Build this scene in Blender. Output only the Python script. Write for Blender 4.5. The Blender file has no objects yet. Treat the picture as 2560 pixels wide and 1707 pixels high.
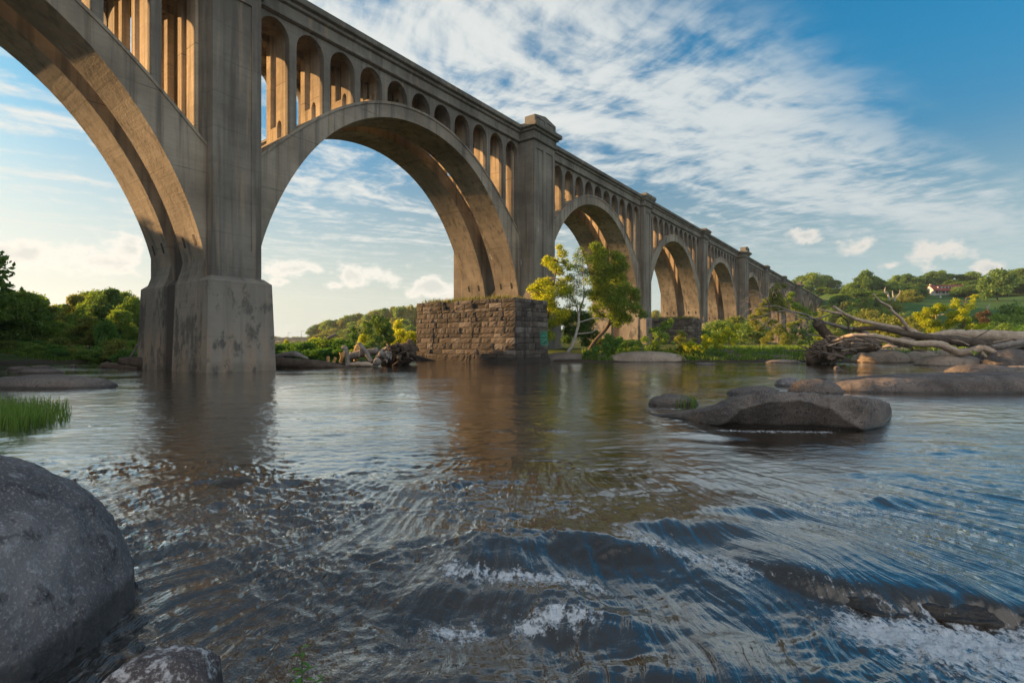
import bpy, bmesh, math, random
import numpy as np
from mathutils import Vector, Matrix

R = math.radians
F, CX, CY, H = 1300.0, 1280.0, 853.5, 1.7      # focal length in photo pixels, principal point, eye height above the water
sc = bpy.context.scene
col = sc.collection
rng = np.random.default_rng(7)
random.seed(7)


def P(x, y, Y):
    """photo pixel at distance Y -> world point"""
    return Vector(((x - CX) / F * Y, Y, H + (CY - y) / F * Y))


def G(x, y, z=0.0):
    """photo pixel lying on the level z -> world point"""
    return P(x, y, (H - z) * F / (y - CY))


# ------------------------------------------------------------------ tagging
def tag(o, label=None, cat=None, group=None, kind=None):
    if label: o['label'] = label
    if cat: o['category'] = cat
    if group: o['group'] = group
    if kind: o['kind'] = kind
    return o


def link(o, parent=None):
    col.objects.link(o)
    if parent is not None: o.parent = parent
    return o


def empty(name, loc=(0, 0, 0), rz=0.0):
    o = bpy.data.objects.new(name, None)
    o.empty_display_size = .3
    o.location = loc; o.rotation_euler = (0, 0, rz)
    return link(o)


def mesh_np(name, v, f, smooth=False):
    """v (n,3) ; f list/array of equal length faces, or list of lists"""
    me = bpy.data.meshes.new(name)
    v = np.asarray(v, dtype=np.float32)
    if isinstance(f, np.ndarray):
        k = f.shape[1]; nf = f.shape[0]
        me.vertices.add(len(v)); me.vertices.foreach_set('co', v.ravel())
        me.loops.add(nf * k); me.loops.foreach_set('vertex_index', f.astype(np.int32).ravel())
        me.polygons.add(nf)
        me.polygons.foreach_set('loop_start', np.arange(0, nf * k, k, dtype=np.int32))
        me.polygons.foreach_set('loop_total', np.full(nf, k, dtype=np.int32))
        me.update(calc_edges=True)
    else:
        me.from_pydata([tuple(map(float, p)) for p in v], [], [tuple(map(int, q)) for q in f])
    if smooth:
        me.polygons.foreach_set('use_smooth', np.ones(len(me.polygons), dtype=bool))
    return me


def obj(name, me, mat, parent=None, loc=None, rz=0.0):
    o = bpy.data.objects.new(name, me)
    if mat is not None and not me.materials: me.materials.append(mat)
    if loc is not None: o.location = loc
    if rz: o.rotation_euler = (0, 0, rz)
    return link(o, parent)


class MB:
    """collects polygons for one mesh"""
    def __init__(s): s.v = []; s.f = []
    def poly(s, pts):
        i = len(s.v); s.v += [tuple(p) for p in pts]; s.f.append(list(range(i, i + len(pts))))
    def add(s, v, f):
        i = len(s.v); s.v += [tuple(p) for p in v]; s.f += [[a + i for a in q] for q in f]
    def box(s, x0, x1, y0, y1, z0, z1):
        v = [(x0, y0, z0), (x1, y0, z0), (x1, y1, z0), (x0, y1, z0), (x0, y0, z1), (x1, y0, z1), (x1, y1, z1), (x0, y1, z1)]
        s.add(v, [(0, 3, 2, 1), (4, 5, 6, 7), (0, 1, 5, 4), (1, 2, 6, 5), (2, 3, 7, 6), (3, 0, 4, 7)])
    def frustum(s, r0, z0, r1, z1, bottom=False, top=True):
        a = [(r0[0], r0[2], z0), (r0[1], r0[2], z0), (r0[1], r0[3], z0), (r0[0], r0[3], z0)]
        b = [(r1[0], r1[2], z1), (r1[1], r1[2], z1), (r1[1], r1[3], z1), (r1[0], r1[3], z1)]
        f = [(0, 1, 5, 4), (1, 2, 6, 5), (2, 3, 7, 6), (3, 0, 4, 7)]
        if top: f.append((4, 5, 6, 7))
        if bottom: f.append((0, 3, 2, 1))
        s.add(a + b, f)
    def prism(s, pts, axis, a, b):
        """closed polygon pts (2d) extruded along axis from a to b"""
        def m(p, t):
            return (t, p[0], p[1]) if axis == 'x' else ((p[0], t, p[1]) if axis == 'y' else (p[0], p[1], t))
        n = len(pts)
        s.add([m(p, a) for p in pts] + [m(p, b) for p in pts],
              [list(range(n))[::-1], list(range(n, 2 * n))] + [(i, (i + 1) % n, n + (i + 1) % n, n + i) for i in range(n)])
    def mesh(s, name, smooth=False, fix=True):
        me = mesh_np(name, s.v, s.f, smooth)
        if fix:
            bm = bmesh.new(); bm.from_mesh(me)
            bmesh.ops.recalc_face_normals(bm, faces=bm.faces[:])
            bm.to_mesh(me); bm.free()
        return me
    def build(s, name, mat, parent=None, smooth=False, fix=True):
        return obj(name, s.mesh(name, smooth, fix), mat, parent)


# ------------------------------------------------------------------ numpy noise
_perm = np.random.default_rng(3).permutation(512).astype(np.int64)
_perm = np.concatenate([_perm, _perm, _perm, _perm])
_g2 = np.stack([np.cos(np.arange(512) * 2.399963), np.sin(np.arange(512) * 2.399963)], 1)
_gr = np.random.default_rng(5).normal(size=(512, 3)); _gr /= np.linalg.norm(_gr, axis=1)[:, None]


def pn2(x, y, seed=0):
    x = x + seed * 37.31; y = y + seed * 11.7
    xi = np.floor(x).astype(np.int64); yi = np.floor(y).astype(np.int64)
    xf = x - xi; yf = y - yi
    u = xf * xf * xf * (xf * (xf * 6 - 15) + 10); v = yf * yf * yf * (yf * (yf * 6 - 15) + 10)
    def g(ix, iy, dx, dy):
        h = _perm[(_perm[ix & 511] + iy) & 511]
        return _g2[h, 0] * dx + _g2[h, 1] * dy
    a = g(xi, yi, xf, yf); b = g(xi + 1, yi, xf - 1, yf)
    c = g(xi, yi + 1, xf, yf - 1); d = g(xi + 1, yi + 1, xf - 1, yf - 1)
    return (a + u * (b - a)) * (1 - v) + (c + u * (d - c)) * v


def pn3(p, seed=0):
    p = p + np.array([seed * 17.13, seed * 5.77, seed * 9.31])
    i = np.floor(p).astype(np.int64); f = p - i
    w = f * f * f * (f * (f * 6 - 15) + 10)
    out = np.zeros(len(p))
    for a in (0, 1):
        for b in (0, 1):
            for c in (0, 1):
                h = _perm[(_perm[(_perm[(i[:, 0] + a) & 511] + i[:, 1] + b) & 511] + i[:, 2] + c) & 511]
                gd = _gr[h]
                d = gd[:, 0] * (f[:, 0] - a) + gd[:, 1] * (f[:, 1] - b) + gd[:, 2] * (f[:, 2] - c)
                out += d * np.where(a, w[:, 0], 1 - w[:, 0]) * np.where(b, w[:, 1], 1 - w[:, 1]) * np.where(c, w[:, 2], 1 - w[:, 2])
    return out


def fbm2(x, y, o=4, seed=0, gain=.5):
    s = 0; a = 1.0
    for k in range(o):
        s = s + a * pn2(x * 2 ** k, y * 2 ** k, seed + k); a *= gain
    return s


def fbm3(p, o=4, seed=0, gain=.5):
    s = 0; a = 1.0
    for k in range(o):
        s = s + a * pn3(p * 2 ** k, seed + k); a *= gain
    return s


def sstep(a, b, x):
    t = np.clip((x - a) / (b - a), 0, 1)
    return t * t * (3 - 2 * t)


# ------------------------------------------------------------------ node helper
class NT:
    def __init__(s, tree):
        s.t = tree; s.n = tree.nodes; s.l = tree.links; s.n.clear()
    def new(s, typ, **kw):
        n = s.n.new(typ)
        for k, v in kw.items(): setattr(n, k, v)
        return n
    def put(s, sock, val):
        if hasattr(val, 'is_output') or hasattr(val, 'links'): s.l.new(val, sock)
        elif isinstance(val, (tuple, list)) and sock.type == 'RGBA' and len(val) == 3: sock.default_value = (*val, 1)
        else: sock.default_value = val
    def math(s, op, a, b=None, c=None, clamp=False):
        n = s.new('ShaderNodeMath', operation=op, use_clamp=clamp)
        s.put(n.inputs[0], a)
        if b is not None: s.put(n.inputs[1], b)
        if c is not None: s.put(n.inputs[2], c)
        return n.outputs[0]
    def vmath(s, op, a, b=None):
        n = s.new('ShaderNodeVectorMath', operation=op)
        s.put(n.inputs[0], a)
        if b is not None: s.put(n.inputs[1], b)
        return n.outputs['Value'] if op in ('LENGTH', 'DOT_PRODUCT', 'DISTANCE') else n.outputs[0]
    def mix(s, fac, a, b, mode='MIX'):
        n = s.new('ShaderNodeMix', data_type='RGBA', blend_type=mode)
        s.put(n.inputs[0], fac); s.put(n.inputs[6], a); s.put(n.inputs[7], b)
        return n.outputs[2]
    def noise(s, vec, scale, detail=4, rough=.5, dist=0.0, out=0, lac=2.0):
        n = s.new('ShaderNodeTexNoise')
        s.put(n.inputs['Vector'], vec); n.inputs['Scale'].default_value = scale
        n.inputs['Detail'].default_value = detail; n.inputs['Roughness'].default_value = rough
        n.inputs['Distortion'].default_value = dist; n.inputs['Lacunarity'].default_value = lac
        return n.outputs[out]
    def map(s, vec, loc=(0, 0, 0), rot=(0, 0, 0), scale=(1, 1, 1)):
        n = s.new('ShaderNodeMapping')
        s.put(n.inputs[0], vec); n.inputs[1].default_value = loc; n.inputs[2].default_value = rot; n.inputs[3].default_value = scale
        return n.outputs[0]
    def ss(s, x, a, b, lo=0.0, hi=1.0):
        n = s.new('ShaderNodeMapRange', interpolation_type='SMOOTHSTEP')
        s.put(n.inputs[0], x); n.inputs[1].default_value = a; n.inputs[2].default_value = b
        n.inputs[3].default_value = lo; n.inputs[4].default_value = hi
        return n.outputs[0]
    def lin(s, x, a, b, lo=0.0, hi=1.0):
        n = s.new('ShaderNodeMapRange')
        s.put(n.inputs[0], x); n.inputs[1].default_value = a; n.inputs[2].default_value = b
        n.inputs[3].default_value = lo; n.inputs[4].default_value = hi
        return n.outputs[0]
    def sep(s, v):
        n = s.new('ShaderNodeSeparateXYZ'); s.put(n.inputs[0], v); return n.outputs
    def comb(s, x, y, z):
        n = s.new('ShaderNodeCombineXYZ')
        for i, q in enumerate((x, y, z)): s.put(n.inputs[i], q)
        return n.outputs[0]
    def bump(s, h, strength=.5, dist=.05, normal=None):
        n = s.new('ShaderNodeBump'); n.inputs['Strength'].default_value = strength; n.inputs['Distance'].default_value = dist
        s.put(n.inputs['Height'], h)
        if normal is not None: s.put(n.inputs['Normal'], normal)
        return n.outputs[0]
    def attr(s, name, out='Fac'):
        n = s.new('ShaderNodeAttribute', attribute_name=name); return n.outputs[out]
    def obj(s): return s.new('ShaderNodeTexCoord').outputs['Object']
    def pos(s): return s.new('ShaderNodeNewGeometry').outputs['Position']
    def bsdf(s, color, rough=.8, normal=None, **kw):
        n = s.new('ShaderNodeBsdfPrincipled')
        s.put(n.inputs['Base Color'], color); s.put(n.inputs['Roughness'], rough)
        if normal is not None: s.put(n.inputs['Normal'], normal)
        for k, v in kw.items(): s.put(n.inputs[k.replace('_', ' ')], v)
        return n.outputs[0]
    def out(s, sh):
        n = s.new('ShaderNodeOutputMaterial'); s.l.new(sh, n.inputs[0])


def material(name):
    m = bpy.data.materials.new(name); m.use_nodes = True
    return m, NT(m.node_tree)


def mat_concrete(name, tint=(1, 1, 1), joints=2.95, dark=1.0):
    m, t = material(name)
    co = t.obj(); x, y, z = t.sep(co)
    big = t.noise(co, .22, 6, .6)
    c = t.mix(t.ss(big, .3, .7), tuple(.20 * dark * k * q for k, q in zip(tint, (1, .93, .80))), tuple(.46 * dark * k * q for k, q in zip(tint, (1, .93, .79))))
    st = t.noise(t.map(co, scale=(1.7, 1.7, .07)), 1.0, 6, .62)
    c = t.mix(t.ss(st, .47, .66, 0, .75), c, (.085, .078, .068))
    st2 = t.noise(t.map(co, loc=(7, 3, 0), scale=(2.6, 2.6, .16)), 1.0, 5, .6)
    c = t.mix(t.ss(st2, .54, .70, 0, .5), c, (.36, .27, .17))
    brd = t.noise(t.map(co, scale=(.25, .25, 7.0)), 1.0, 3, .6)
    c = t.mix(t.lin(brd, .3, .7, 0, .45), c, t.mix(.5, c, (.12, .11, .1)))
    # pour joints
    fr = t.math('FRACT', t.math('DIVIDE', t.math('ADD', z, t.lin(big, 0, 1, -.04, .04)), joints))
    jl = t.math('MULTIPLY', t.math('LESS_THAN', fr, .013), t.lin(t.noise(co, .8, 4), .35, .65, .15, .75))
    c = t.mix(jl, c, (.06, .055, .05))
    # low stains: damp black foot, rusty brown zone, dark weathered patches on the footing
    low = t.ss(z, .25, .75, 1, 0)
    c = t.mix(t.math('MULTIPLY', low, .75), c, (.07, .062, .052))
    br = t.math('MULTIPLY', t.ss(z, 3.1, 1.2, 0, 1), t.ss(t.noise(t.map(co, scale=(1.3, 1.3, .3)), 1.2, 5), .35, .65))
    c = t.mix(t.math('MULTIPLY', br, .7), c, (.33, .215, .13))
    c = t.mix(t.math('MULTIPLY', t.ss(z, 5.5, 4.8), .42), c, (.30, .265, .22))
    pt = t.math('MULTIPLY', t.ss(z, 5.6, 4.6), t.ss(t.noise(t.map(co, scale=(1, 1, .55)), .9, 8, .68), .5, .6))
    c = t.mix(t.math('MULTIPLY', pt, .72), c, (.062, .062, .06))
    gap = t.math('MULTIPLY', t.ss(t.math('ABSOLUTE', t.math('SUBTRACT', t.math('ADD', y, t.lin(st, 0, 1, -.35, .35)), 3.65)), .95, .35), t.math('MULTIPLY', t.ss(z, 9, 6.5), t.ss(big, .2, .45, .55, 1)))  # stain plus painted shade darkening the recess between the ribs
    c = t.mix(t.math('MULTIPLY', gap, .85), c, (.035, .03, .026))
    # lime runs
    ef = t.math('MULTIPLY', t.ss(t.noise(t.map(co, loc=(2.2, 0, 1), scale=(1.5, 1.5, .22)), 1.1, 6, .6), .66, .74),
                t.math('MULTIPLY', t.ss(z, 8.6, 10), t.ss(z, 14, 12)))
    c = t.mix(t.math('MULTIPLY', ef, .75), c, (.55, .56, .56))
    hgt = t.math('ADD', t.noise(co, 5.5, 8, .65), t.math('MULTIPLY', brd, .6))
    nb = t.bump(hgt, .42, .06)
    t.out(t.bsdf(c, .92, nb, Specular_IOR_Level=.25))
    return m


def mat_rock(name, c0, c1, lichen=.4, wet=True, scale=1.0, spots=(.05, .045, .05)):
    m, t = material(name)
    co = t.obj(); pz = t.sep(t.pos())[2]
    n1 = t.noise(co, 1.1 * scale, 7, .62)
    c = t.mix(t.ss(n1, .32, .68), c0, c1)
    n2 = t.noise(co, 4.5 * scale, 8, .72)
    c = t.mix(t.ss(n2, .52, .63, 0, .8), c, spots)
    n3 = t.noise(t.map(co, loc=(4, 7, 2)), 9 * scale, 9, .75)
    c = t.mix(t.math('MULTIPLY', t.ss(n3, .58 - .1 * lichen, .67 - .06 * lichen), lichen), c, (.46, .45, .46))
    n4 = t.noise(co, 55 * scale, 3, .6)
    c = t.mix(t.ss(n4, .54, .68, 0, .42), c, (.5, .48, .46))
    vo = t.new('ShaderNodeTexVoronoi'); t.put(vo.inputs['Vector'], t.vmath('ADD', co, t.vmath('MULTIPLY', t.new('ShaderNodeTexNoise').outputs['Color'], (.0, .0, .0)))); vo.inputs['Scale'].default_value = 7 * scale
    pit = t.math('MULTIPLY', t.ss(vo.outputs['Distance'], .26, .12), t.ss(n2, .42, .56))
    c = t.mix(t.math('MULTIPLY', pit, .42), c, tuple(.35 * q for q in c0))
    rough = .85
    if wet:
        w = t.ss(t.math('ADD', pz, t.lin(n1, 0, 1, -.07, .07)), .03, .12, 1, 0)
        c = t.mix(t.math('MULTIPLY', w, .75), c, (.02, .018, .017))
        rough = t.lin(w, 0, 1, .85, .3)
    hh = t.math('ADD', t.math('MULTIPLY', n2, .7), t.math('ADD', t.math('MULTIPLY', n4, .18), t.math('SUBTRACT', t.math('MULTIPLY', n3, .5), t.math('MULTIPLY', pit, .35))))
    t.out(t.bsdf(c, rough, t.bump(hh, .8, .045 / scale), Specular_IOR_Level=.35))
    return m


def mat_leaf(name, cols, trans=.4, spread=1.0):
    m, t = material(name)
    g = t.new('ShaderNodeNewGeometry'); r = g.outputs['Random Per Island']
    oi = t.new('ShaderNodeObjectInfo').outputs['Random']
    cl = t.noise(t.obj(), .55, 3, .5)
    k = t.math('ADD', t.math('MULTIPLY', r, .55), t.math('ADD', t.math('MULTIPLY', cl, .6), t.math('MULTIPLY', oi, .25)))
    cr = t.new('ShaderNodeValToRGB'); t.put(cr.inputs[0], t.lin(k, .15, 1.15))
    e = cr.color_ramp.elements
    e[0].color = (*cols[0], 1); e[1].color = (*cols[-1], 1)
    for i, c in enumerate(cols[1:-1]):
        q = e.new((i + 1) / (len(cols) - 1)); q.color = (*c, 1)
    c = cr.outputs[0]
    d = t.new('ShaderNodeBsdfDiffuse'); t.put(d.inputs[0], c)
    tr = t.new('ShaderNodeBsdfTranslucent'); t.put(tr.inputs[0], t.mix(.6, c, t.mix(1, c, (1.7, 1.5, .45), 'MULTIPLY')))
    gl = t.new('ShaderNodeBsdfGlossy'); gl.inputs['Roughness'].default_value = .5; gl.inputs[0].default_value = (.5, .5, .5, 1)
    ms = t.new('ShaderNodeMixShader'); ms.inputs[0].default_value = trans
    t.l.new(d.outputs[0], ms.inputs[1]); t.l.new(tr.outputs[0], ms.inputs[2])
    m2 = t.new('ShaderNodeMixShader'); m2.inputs[0].default_value = .03
    t.l.new(ms.outputs[0], m2.inputs[1]); t.l.new(gl.outputs[0], m2.inputs[2])
    t.out(m2.outputs[0])
    return m


def mat_wood(name, c0, c1, scale=1.0):
    m, t = material(name)
    co = t.obj()
    n = t.noise(co, 1.6 * scale, 8, .65); n2 = t.noise(co, 9 * scale, 6, .7)
    c = t.mix(t.ss(n, .3, .7), c0, c1)
    c = t.mix(t.ss(n2, .5, .7, 0, .7), c, tuple(.35 * q for q in c0))
    t.out(t.bsdf(c, .9, t.bump(t.math('ADD', n, n2), .6, .05), Specular_IOR_Level=.2))
    return m


def mat_plain(name, c, rough=.8, var=.25, scale=3.0, **kw):
    m, t = material(name)
    n = t.noise(t.obj(), scale, 6, .6)
    cc = t.mix(t.ss(n, .3, .7), tuple(q * (1 - var) for q in c), tuple(min(1, q * (1 + var)) for q in c))
    t.out(t.bsdf(cc, rough, t.bump(n, .2, .03), **kw))
    return m

# ------------------------------------------------------------------ the bridge (local axes: x along the bridge, y away from the viewer, z up)
TH = math.atan2(958.0, F)                      # bearing of the bridge right of the view direction
UX, UY = math.sin(TH), math.cos(TH)            # along the bridge
NX, NY = -math.cos(TH), math.sin(TH)           # across it, away from the viewer
DB = 31.0                                      # distance to its near spandrel face
BW = 7.3                                       # width between spandrel faces
BROT = math.pi / 2 - TH


def B(s, d, z=0.0):
    """bridge local -> world"""
    return Vector((NX * (DB + d) + UX * s, NY * (DB + d) + UY * s, z))


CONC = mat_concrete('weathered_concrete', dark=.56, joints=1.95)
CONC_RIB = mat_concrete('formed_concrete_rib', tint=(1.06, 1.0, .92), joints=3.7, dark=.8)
CONC_COL = mat_concrete('sunlit_tone_concrete', tint=(1.12, 1.0, .84), joints=4.6, dark=1.3)  # paler, warmer copy: sunlight on the columns put into the colour
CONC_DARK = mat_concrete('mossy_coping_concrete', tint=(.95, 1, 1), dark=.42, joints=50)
MASON = None

SLOT = mat_plain('slot_shade', (.02, .018, .016), .95)  # dark blocks painted in for the shade inside the recessed slots
CLEAR = 27.3
HALF = CLEAR / 2
_in = np.array([(0, 19.2), (2.2, 19.0), (3.8, 18.62), (5.7, 17.83), (7.5, 16.6), (8.45, 15.85), (9.7, 14.42), (10.65, 13.2), (11.6, 11.6), (12.3, 10.1), (12.9, 8.75), (13.4, 7.0), (13.62, 5.6)])
_ex = np.array([(0, 20.32), (1, 20.29), (3.4, 19.95), (5.9, 18.95), (8.4, 17.4), (10.2, 16.1), (11.5, 14.9), (12.3, 13.98), (13.65, 12.75)])
_w = np.arcsin(np.clip(_in[:, 0] / HALF, 0, 1))
_pi = np.polyfit(np.concatenate([-_w, _w]), np.concatenate([_in[:, 1], _in[:, 1]]), 8)
_pe = np.polyfit(np.concatenate([-_ex[:, 0], _ex[:, 0]]), np.concatenate([_ex[:, 1], _ex[:, 1]]), 6)
def in_w(w): return np.polyval(_pi, w)
def ex_z(dx): return np.polyval(_pe, dx)

NP = 13
piers = []                                     # (x0, x1, wide)
x = 13.30 - CLEAR - 4.0
for i in range(NP + 1):
    wide = (i % 3 == 2) or i == 0
    if i == 0: wide = True
    # the wide abutment piers are every third one: 2, 5, 8, 11 (and the one off frame to the left)
    w = 4.0 if (i % 3 == 2 or i == 0) else 2.73
    piers.append((x, x + w, wide)); x += w + CLEAR

bridge = empty('arch_bridge', (NX * DB, NY * DB, 0), BROT)
tag(bridge, 'long concrete railway viaduct of open spandrel arches striding across the river', 'bridge')


def pier_shaft(x0, x1, e, wide):
    m = MB(); r = .10
    y0, y1 = -e, BW + e
    zb, zt = 5.35, 22.05
    m.box(x0 + .02, x1 - .02, y0 + r, y1 - r, zb - .3, zt + 1.2)             # core behind the panels
    st = .56 if not wide else .46
    for ya, yb in ((y0, y0 + r - .002), (y1 - r + .002, y1)):
        cols = [(x0, x0 + st), (x1 - st, x1)]
        if wide: cols.insert(1, ((x0 + x1) / 2 - .26, (x0 + x1) / 2 + .26))
        for a, b in cols: m.box(a, b, ya, yb, zb, zt)
        for (a, b), (c, d) in zip(cols[:-1], cols[1:]):
            m.box(b, c, ya, yb, zb, zb + 1.6); m.box(b, c, ya, yb, zt - .75, zt)
    # cheeks closing the sides
    for xa, xb in ((x0, x0 + .018), (x1 - .018, x1)):
        m.box(xa, xb, y0 + r, y1 - r, zb, zt)
    return m.mesh('pier')


def pedestal_mesh(x0, x1, e):
    m = MB()
    def rc(g): return (x0 - g, x1 + g, -e - g, BW + e + g)
    m.frustum(rc(.42), 5.05, rc(.08), 5.36)
    for ya, yb in ((.06, 2.84), (BW - 2.84, BW - .06)):                     # the ribs run on down both faces as low pilasters
        m.prism([(x0 + .05, -1.2), (x0 - .76, -1.2), (x0 - .50, 5.0), (x0 - .25, 5.75), (x0 - .06, 6.6), (x0 + .05, 6.6)], 'y', ya, yb)
        m.prism([(x1 - .05, -1.2), (x1 + .76, -1.2), (x1 + .50, 5.0), (x1 + .25, 5.75), (x1 + .06, 6.6), (x1 - .05, 6.6)][::-1], 'y', ya, yb)
    m.frustum(rc(.62), -1.2, rc(.42), 5.05, top=False)
    return m.mesh('pedestal')


PROFILE = [(.0, 22.0), (.06, 22.0), (.22, 22.08), (.22, 22.24), (.12, 22.32), (.12, 22.86), (.30, 22.95), (.34, 23.12), (.56, 23.22), (.58, 23.30), (.58, 23.60), (.50, 23.62)]


def cap_mesh(x0, x1, e, lift=0.0, inner=1.0):
    """cornice and coping returned round the pier head"""
    m = MB(); y0, y1 = -e, BW + e
    pf = [(o, z + (lift if z > 23.2 else 0)) for o, z in PROFILE]
    rings = []
    for o, z in pf:
        rings.append([(x0 - o, y0 - o, z), (x1 + o, y0 - o, z), (x1 + o, y1 + o, z), (x0 - o, y1 + o, z)])
    for a, b in zip(rings[:-1], rings[1:]):
        for k in range(4):
            j = (k + 1) % 4
            m.poly([a[k], a[j], b[j], b[k]])
    m.poly(rings[-1]); m.poly(rings[0][::-1])
    return m.mesh('cap')


def block_mesh(x0, x1, yf, dirn):
    """gabled parapet block of a wide pier; outer face at yf, with two sunk panels"""
    m = MB(); z0 = 23.6
    a, b = x0 + .02, x1 - .02; c = (a + b) / 2; d0 = yf; d1 = yf + 1.25 * dirn; r = .07 * dirn
    m.prism([(a, z0), (b, z0), (b, 24.52), (c, 24.88), (a, 24.52)], 'y', d0 + r, d1)
    f0, f1 = sorted((d0, d0 + r * .98))
    for xa, xb in ((a, a + .28), (c - .2, c + .2), (b - .28, b)): m.box(xa, xb, f0, f1, z0, 24.5)
    for xa, xb in ((a + .28, c - .2), (c + .2, b - .28)):
        m.box(xa, xb, f0, f1, z0, z0 + .2)
    m.prism([(a, 24.5), (b, 24.5), (b, 24.52), (c, 24.88), (a, 24.52)], 'y', f0, f1)
    m.prism([(a + .28, 24.34), (c - .2, 24.34), (c - .2, 24.5), (a + .28, 24.5)], 'y', f0, f1)
    m.prism([(c + .2, 24.34), (b - .28, 24.34), (b - .28, 24.5), (c + .2, 24.5)], 'y', f0, f1)
    return m.mesh('parapet_block')


for i, (x0, x1, wide) in enumerate(piers):
    e = 1.8 if (i % 3 == 2 or i == 0) else .7
    big = (i % 3 == 2 or i == 0)
    sh = obj('pier', pier_shaft(x0, x1, e, big), CONC, bridge)
    obj('pedestal', pedestal_mesh(x0, x1, e), CONC, sh)
    obj('cap', cap_mesh(x0, x1, e, 0 if big else .22), CONC_DARK, sh)
    if big:
        obj('parapet_block', block_mesh(x0, x1, -e - .12, 1), CONC_DARK, sh)
        obj('parapet_block', block_mesh(x0, x1, BW + e + .12, -1), CONC_DARK, sh)


def rib_mesh(c, ya, yb, n=56):
    m = MB()
    w = np.linspace(-math.pi / 2, math.pi / 2, n)
    xi = HALF * np.sin(w); zi = in_w(w)
    xe = np.linspace(-HALF, HALF, n); ze = ex_z(xe)
    xi[0] -= .03; xi[-1] += .03; xe[0] -= .03; xe[-1] += .03
    V = []
    for k in range(n):
        V += [(c + xi[k], ya, zi[k]), (c + xi[k], yb, zi[k]), (c + xe[k], ya, ze[k]), (c + xe[k], yb, ze[k])]
    Fc = []
    for k in range(n - 1):
        a = 4 * k; b = a + 4
        Fc += [(a, b, b + 2, a + 2), (b + 1, a + 1, a + 3, b + 3), (a + 1, b + 1, b, a), (a + 2, b + 2, b + 3, a + 3)]
    Fc += [(0, 2, 3, 1), (4 * n - 4, 4 * n - 3, 4 * n - 1, 4 * n - 2)]
    m.add(V, Fc)
    # drip mould along both outer edges of the extrados
    for y0, y1 in ((ya - .07, ya - .002), (yb + .002, yb + .07)):
        V = []; Fc = []
        for k in range(n):
            V += [(c + xe[k], y0, ze[k] - .17), (c + xe[k], y1, ze[k] - .17), (c + xe[k], y0, ze[k] + .03), (c + xe[k], y1, ze[k] + .03)]
        for k in range(n - 1):
            a = 4 * k; b = a + 4
            Fc += [(a, b, b + 2, a + 2), (b + 1, a + 1, a + 3, b + 3), (a + 1, b + 1, b, a), (a + 2, b + 2, b + 3, a + 3)]
        m.add(V, Fc)
    # paired drain boxes near both springings
    return m.mesh('arch_rib')


NOP, PITCH, OPW = 11, 2.486, 1.0
SPR, RISE, WTOP = 20.62, 1.2, 22.05


def opening_centres(c): return [c + (k - 5) * PITCH for k in range(NOP)]


def arcade_mesh(c, ya, yb, seg=12):
    """the thin outer wall of arched openings above a rib"""
    m = MB()
    oc = opening_centres(c)
    edges = [c - HALF] + [v for o in oc for v in (o - OPW, o + OPW)] + [c + HALF]
    for k in range(0, len(edges), 2):                       # columns
        a, b = edges[k], edges[k + 1]
        za = ex_z(a - c) - .12; zb_ = ex_z(b - c) - .12
        m.poly([(a, ya, za), (b, ya, zb_), (b, ya, WTOP), (a, ya, WTOP)])
        m.poly([(b, yb, zb_), (a, yb, za), (a, yb, WTOP), (b, yb, WTOP)])
        m.poly([(a, yb, za), (a, ya, za), (a, ya, WTOP if k == 0 else SPR), (a, yb, WTOP if k == 0 else SPR)])
        m.poly([(b, ya, zb_), (b, yb, zb_), (b, yb, SPR), (b, ya, SPR)])
    for o in oc:
        t = np.linspace(math.pi, 0, seg + 1)
        xs = o + OPW * np.cos(t); zs = SPR + RISE * np.sin(t)
        for k in range(seg):
            m.poly([(xs[k], ya, zs[k]), (xs[k + 1], ya, zs[k + 1]), (xs[k + 1], ya, WTOP), (xs[k], ya, WTOP)])
            m.poly([(xs[k + 1], yb, zs[k + 1]), (xs[k], yb, zs[k]), (xs[k], yb, WTOP), (xs[k + 1], yb, WTOP)])
            m.poly([(xs[k], yb, zs[k]), (xs[k + 1], yb, zs[k + 1]), (xs[k + 1], ya, zs[k + 1]), (xs[k], ya, zs[k])])
    return m.mesh('spandrel_arcade', fix=False)


def bent_mesh(c, x, ya, sg):
    """cross wall behind one column of the arcade: two posts on a sill with a little arched walkway hole; sg=+1 inward is +y"""
    m = MB(); b = min(ex_z(x - .2 - c), ex_z(x + .2 - c)) - .1; tp = 22.04
    b1 = ex_z(x - c)
    if b1 + 1.5 < tp - .2:
        pr = [(.5, b), (1.02, b), (1.02, b1 + .62), (1.1, b1 + .84), (1.28, b1 + .97), (1.46, b1 + .84), (1.54, b1 + .62), (1.54, b), (2.86, b), (2.86, tp),
              (2.36, tp), (2.36, b1 + .62), (1.66, b1 + .62), (1.66, tp), (.5, tp)]
    else:
        pr = [(.5, b), (2.86, b), (2.86, tp), (.5, tp)]
    pts = [(ya + sg * p, q) for p, q in pr]
    m.prism(pts, 'x', x - .205, x + .205)
    return m.mesh('spandrel_column')


def beam_profile(x0, x1):
    """cornice + coping of one span, on both sides, swept between the pier caps"""
    out = []
    for side in (0, 1):
        m = MB()
        pts = [((-o) if side == 0 else BW + o, z) for o, z in PROFILE]
        inn = .45
        back = [((inn) if side == 0 else BW - inn, 23.62), ((inn) if side == 0 else BW - inn, 22.0)]
        pp = pts + back
        n = len(pp)
        m.add([(x0, *p) for p in pp] + [(x1, *p) for p in pp], [(i, (i + 1) % n, n + (i + 1) % n, n + i) for i in range(n)])
        out.append(m.mesh('parapet'))
    return out


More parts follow.
